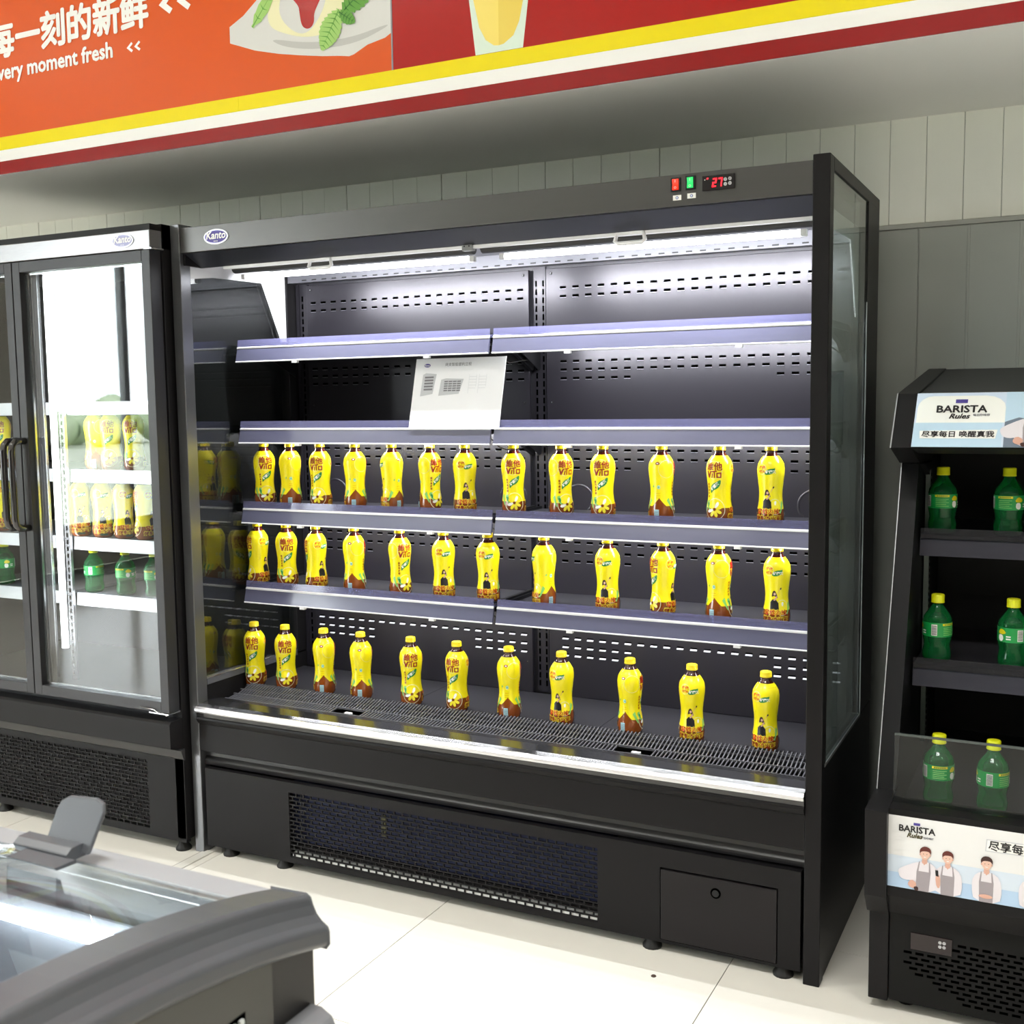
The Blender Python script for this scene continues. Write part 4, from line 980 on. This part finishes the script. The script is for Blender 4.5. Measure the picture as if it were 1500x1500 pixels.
# ================================================================ CHEST FREEZER (foreground)
fz = thing('chest_freezer', 'grey chest freezer with curved sliding glass top, in the bottom left foreground', 'freezer', (.9, -2.1, 0))
XE = 1.725; YB_ = -1.640; YM = -2.14; YF_ = -2.64
FGR = mat('freezer_grey', (72, 74, 78), .38, 0, .5, bump=.05, bscale=700)
FGR2 = mat('freezer_rail', (150, 152, 156), .3, .2); FGD = mat('freezer_dark', (34, 33, 33), .45); FBD = mat('freezer_body', (62, 62, 59), .35)
def zc_(y):
    t = min(1, abs(y-YM)/(YM-YB_ if y > YM else YM-YF_)); t = abs(t)
    return .927-.070*t**2.1
ys = [YF_+(YB_-YF_)*i/28 for i in range(29)]
def sweep(mb, sec, m, closed=True, yy=None, xs=lambda x: x):
    yy = yy or ys; vs = []; fs = []; k = len(sec)
    for y in yy:
        for (dx, dz) in sec: vs.append((XE+dx, y, (zc_(y)+dz) if dz > -1 else -dz-2))
    for i in range(len(yy)-1):
        for j in range(k):
            j2 = (j+1) % k
            fs.append((i*k+j, i*k+j2, (i+1)*k+j2, (i+1)*k+j))
    fs += [tuple(range(k)), tuple((len(yy)-1)*k+j for j in range(k))[::-1]]
    mb.add(vs, fs, m, False)
ec = MB()
sec = [(-.055, 0), (-.004, .002), (.001, -.001), (.004, -.010), (.009, -.020), (.017, -.028), (.025, -.033), (.027, -.038), (.027, -.052), (.0225, -.058), (-.055, -.058)]
sweep(ec, sec, FGR); o = ec.build('end_cap', fz, bevel=.0025)
for y0, y1, nm in ((YB_-.055, YB_, 'rear_rail'), (YF_, YF_+.055, 'front_rail')):
    z = zc_(YB_)
    MB().box(.05, XE-.0555, y0, y1, z-.115, z-.014, FGR2).box(.05, XE-.0555, (y0+.012 if y0 > YM else y0), (y1 if y0 > YM else y1-.012), z-.014, z+.0, FGR2).build(nm, fz, bevel=.003)
tr = MB(); z = zc_(YB_)
tr.box(.05, XE-.056, YB_-.0545, YB_-.044, z-.0135, z-.001, ALU); tr.build('glass_track', fz, bevel=.002)
# curved glass lids: rear lid and front lid
def lid(xa, xb, dz, yr, nm):
    vs = []; fs = []
    for y in yr:
        z = zc_(y)-dz; vs += [(xa, y, z), (xb, y, z), (xb, y, z-.004), (xa, y, z-.004)]
    for i in range(len(yr)-1):
        for j in range(4): fs.append((i*4+j, i*4+(j+1) % 4, (i+1)*4+(j+1) % 4, (i+1)*4+j))
    return MB().add(vs, fs, FRZG, True).build(nm, fz, 'curved clear glass lid')
yi = [YF_+.056+(YB_-YF_-.112)*i/24 for i in range(25)]
l1 = lid(.90, XE-.056, .006, yi, 'glass_lid'); l2 = lid(.06, .95, .014, yi, 'glass_lid')
for xx, par in ((.90, l1),):
    ed = MB(); vs = []; fs = []
    for y in yi: z = zc_(y)-.004; vs += [(xx, y, z), (xx+.02, y, z), (xx+.02, y, z-.008), (xx, y, z-.008)]
    for i in range(len(yi)-1):
        for j in range(4): fs.append((i*4+j, i*4+(j+1) % 4, (i+1)*4+(j+1) % 4, (i+1)*4+j))
    ed.add(vs, fs, WHITE); ed.build('lid_edge', par)
# handle of the lid: clip body with raised rounded tab
hd = MB(); hx0, hx1 = 1.335, 1.418; zh = zc_(-1.70)
tab = [(hx0+.004, zh+.0), (hx1, zh+.0), (hx1+.012, zh+.052), (hx1+.008, zh+.062), (hx1-.006, zh+.066), (hx0+.030, zh+.063), (hx0+.017, zh+.056), (hx0+.012, zh+.045)]
def slant(p, th): return [(a, -1.693+(b-zh)*.35+th, b) for a, b in p]
a_ = slant(tab, 0); b_ = slant(tab, .006); n = len(tab)
hd.add(a_+b_, [tuple(range(n)), tuple(range(n, 2*n))[::-1]]+[(i, n+i, n+(i+1) % n, (i+1) % n) for i in range(n)], FGR)
hd.prism([(-1.712, zh-.004), (-1.716, zh+.006), (-1.706, zh+.013), (-1.688, zh+.013), (-1.684, zh-.004)], hx0-.026, hx1-.012, FGR, 'x')
hd.prism([(-1.745, zh+.001), (-1.748, zh+.005), (-1.715, zh+.004), (-1.714, zh-.001)], hx0+.0, hx1+.004, FGR, 'x')
hd.build('lid_handle', l1, 'grey plastic lid handle with upright rounded tab', bevel=.002)
# inner tub
INW = mat('freezer_liner', (140, 146, 156), .4)
B('liner', (.10, .104, -2.58, -1.70, .2, .80), INW, fz); B('liner', (XE-.062, XE-.058, -2.58, -1.70, .2, .80), INW, fz)
B('liner', (.10, XE-.06, -1.704, -1.70, .2, .80), INW, fz); B('liner', (.10, XE-.06, -2.58, -2.576, .2, .80), INW, fz); B('liner', (.10, XE-.06, -2.58, -1.70, .196, .2), INW, fz)
bk = MB()
WIRE = mat('basket_wire', (210, 214, 220), .3, .3)
for k in range(12):
    bk.tube([(.98+k*.05, -2.5, .62), (.98+k*.05, -2.5, .45), (.98+k*.05, -1.76, .45), (.98+k*.05, -1.76, .62)], .0025, WIRE, 6)
for zz in (.45, .53, .62): bk.tube([(.97, -2.5, zz), (1.55, -2.5, zz), (1.55, -1.76, zz), (.97, -1.76, zz)], .0035, WIRE, 6, True)
bk.build('wire_basket', fz)
# body
B('body_shell', (.08, XE-.04, YB_-.03, YB_-.025, .06, .745), FBD, fz); B('body_shell', (.08, XE-.04, YF_+.02, YF_+.025, .06, .745), FBD, fz); B('body_shell', (.08, .085, YF_+.02, YB_-.025, .06, .745), FBD, fz)
epy = [YF_+.10+(YB_-.095-YF_-.10)*i/16 for i in range(17)]
MB().prism([(y, zc_(y)-.0575) for y in epy]+[(epy[-1], .06), (epy[0], .06)], XE-.05, XE+.0195, FBD, 'x').build('end_panel', fz)
for (ya, yb) in ((YB_-.094, YB_-.012), (YF_+.012, YF_+.099)):
    yc = [ya+(yb-ya)*i/4 for i in range(5)]
    MB().prism([(y, zc_(y)-.0585) for y in yc]+[(yb, .06), (ya, .06)], XE-.05, XE+.013, FGD, 'x').build('corner_post', fz, bevel=.004)
B('vent_recess', (XE+.0195, XE+.0202, -1.905, -1.782, .60, .790), SLOTD, fz)
for k in range(10):
    B('vent_slat', (XE+.0202, XE+.024, -1.794-k*.0118, -1.788-k*.0118, .602, .786), mat('slat_white', (200, 206, 204), .4), fz)
MB().prism([(XE+.013, .738), (XE+.030, .738), (XE+.045, .730), (XE+.052, .716), (XE+.055, .69), (XE+.055, .64), (XE+.04, .62), (XE+.013, .62)], YF_+.03, YB_-.022, mat('bumper_grey', (110, 112, 116), .45), 'y').build('side_bumper', fz, bevel=.004)
for yy in (YB_-.075, YF_+.075):
    MB().box(.15, XE-.08, yy-.008, yy+.008, .775, .787, LED).build('led_tube', fz)
    area('freezer_led', (.92, yy, .770), 1.5, .012, 0.9, (.95, .98, 1.0), (0, 0, 0))
B('base_plate', (.09, XE-.05, YF_+.03, YB_-.035, .05, .10), FGD, fz)
for (x, y) in ((.15, -1.72), (.15, -2.55), (XE-.12, -1.72), (XE-.12, -2.55)): MB().lathe([(0, .022), (.05, .022)], RUBBER, 12, x, y, 0).build('caster', fz)

# ================================================================ FLOOR DETAILS
st = MB().box(.028, .062, -.30, .016, .0, .004, mat('strip_light', (206, 204, 196), .35)).box(.022, .030, -.30, .016, 0, .0025, mat('strip_side', (150, 146, 138), .5)).build('floor_strip')
tag(st, 'thin metal strip on the floor between the two tall coolers', 'floor strip')
ns = MB().lathe([(0, .007), (.002, .006), (.0028, .003)], mat('scrap_brown', (60, 40, 28), .7), 9, 1.615, -.12, 0).build('floor_scrap')
tag(ns, 'tiny dark scrap on the tile in front of the open cooler', 'scrap')
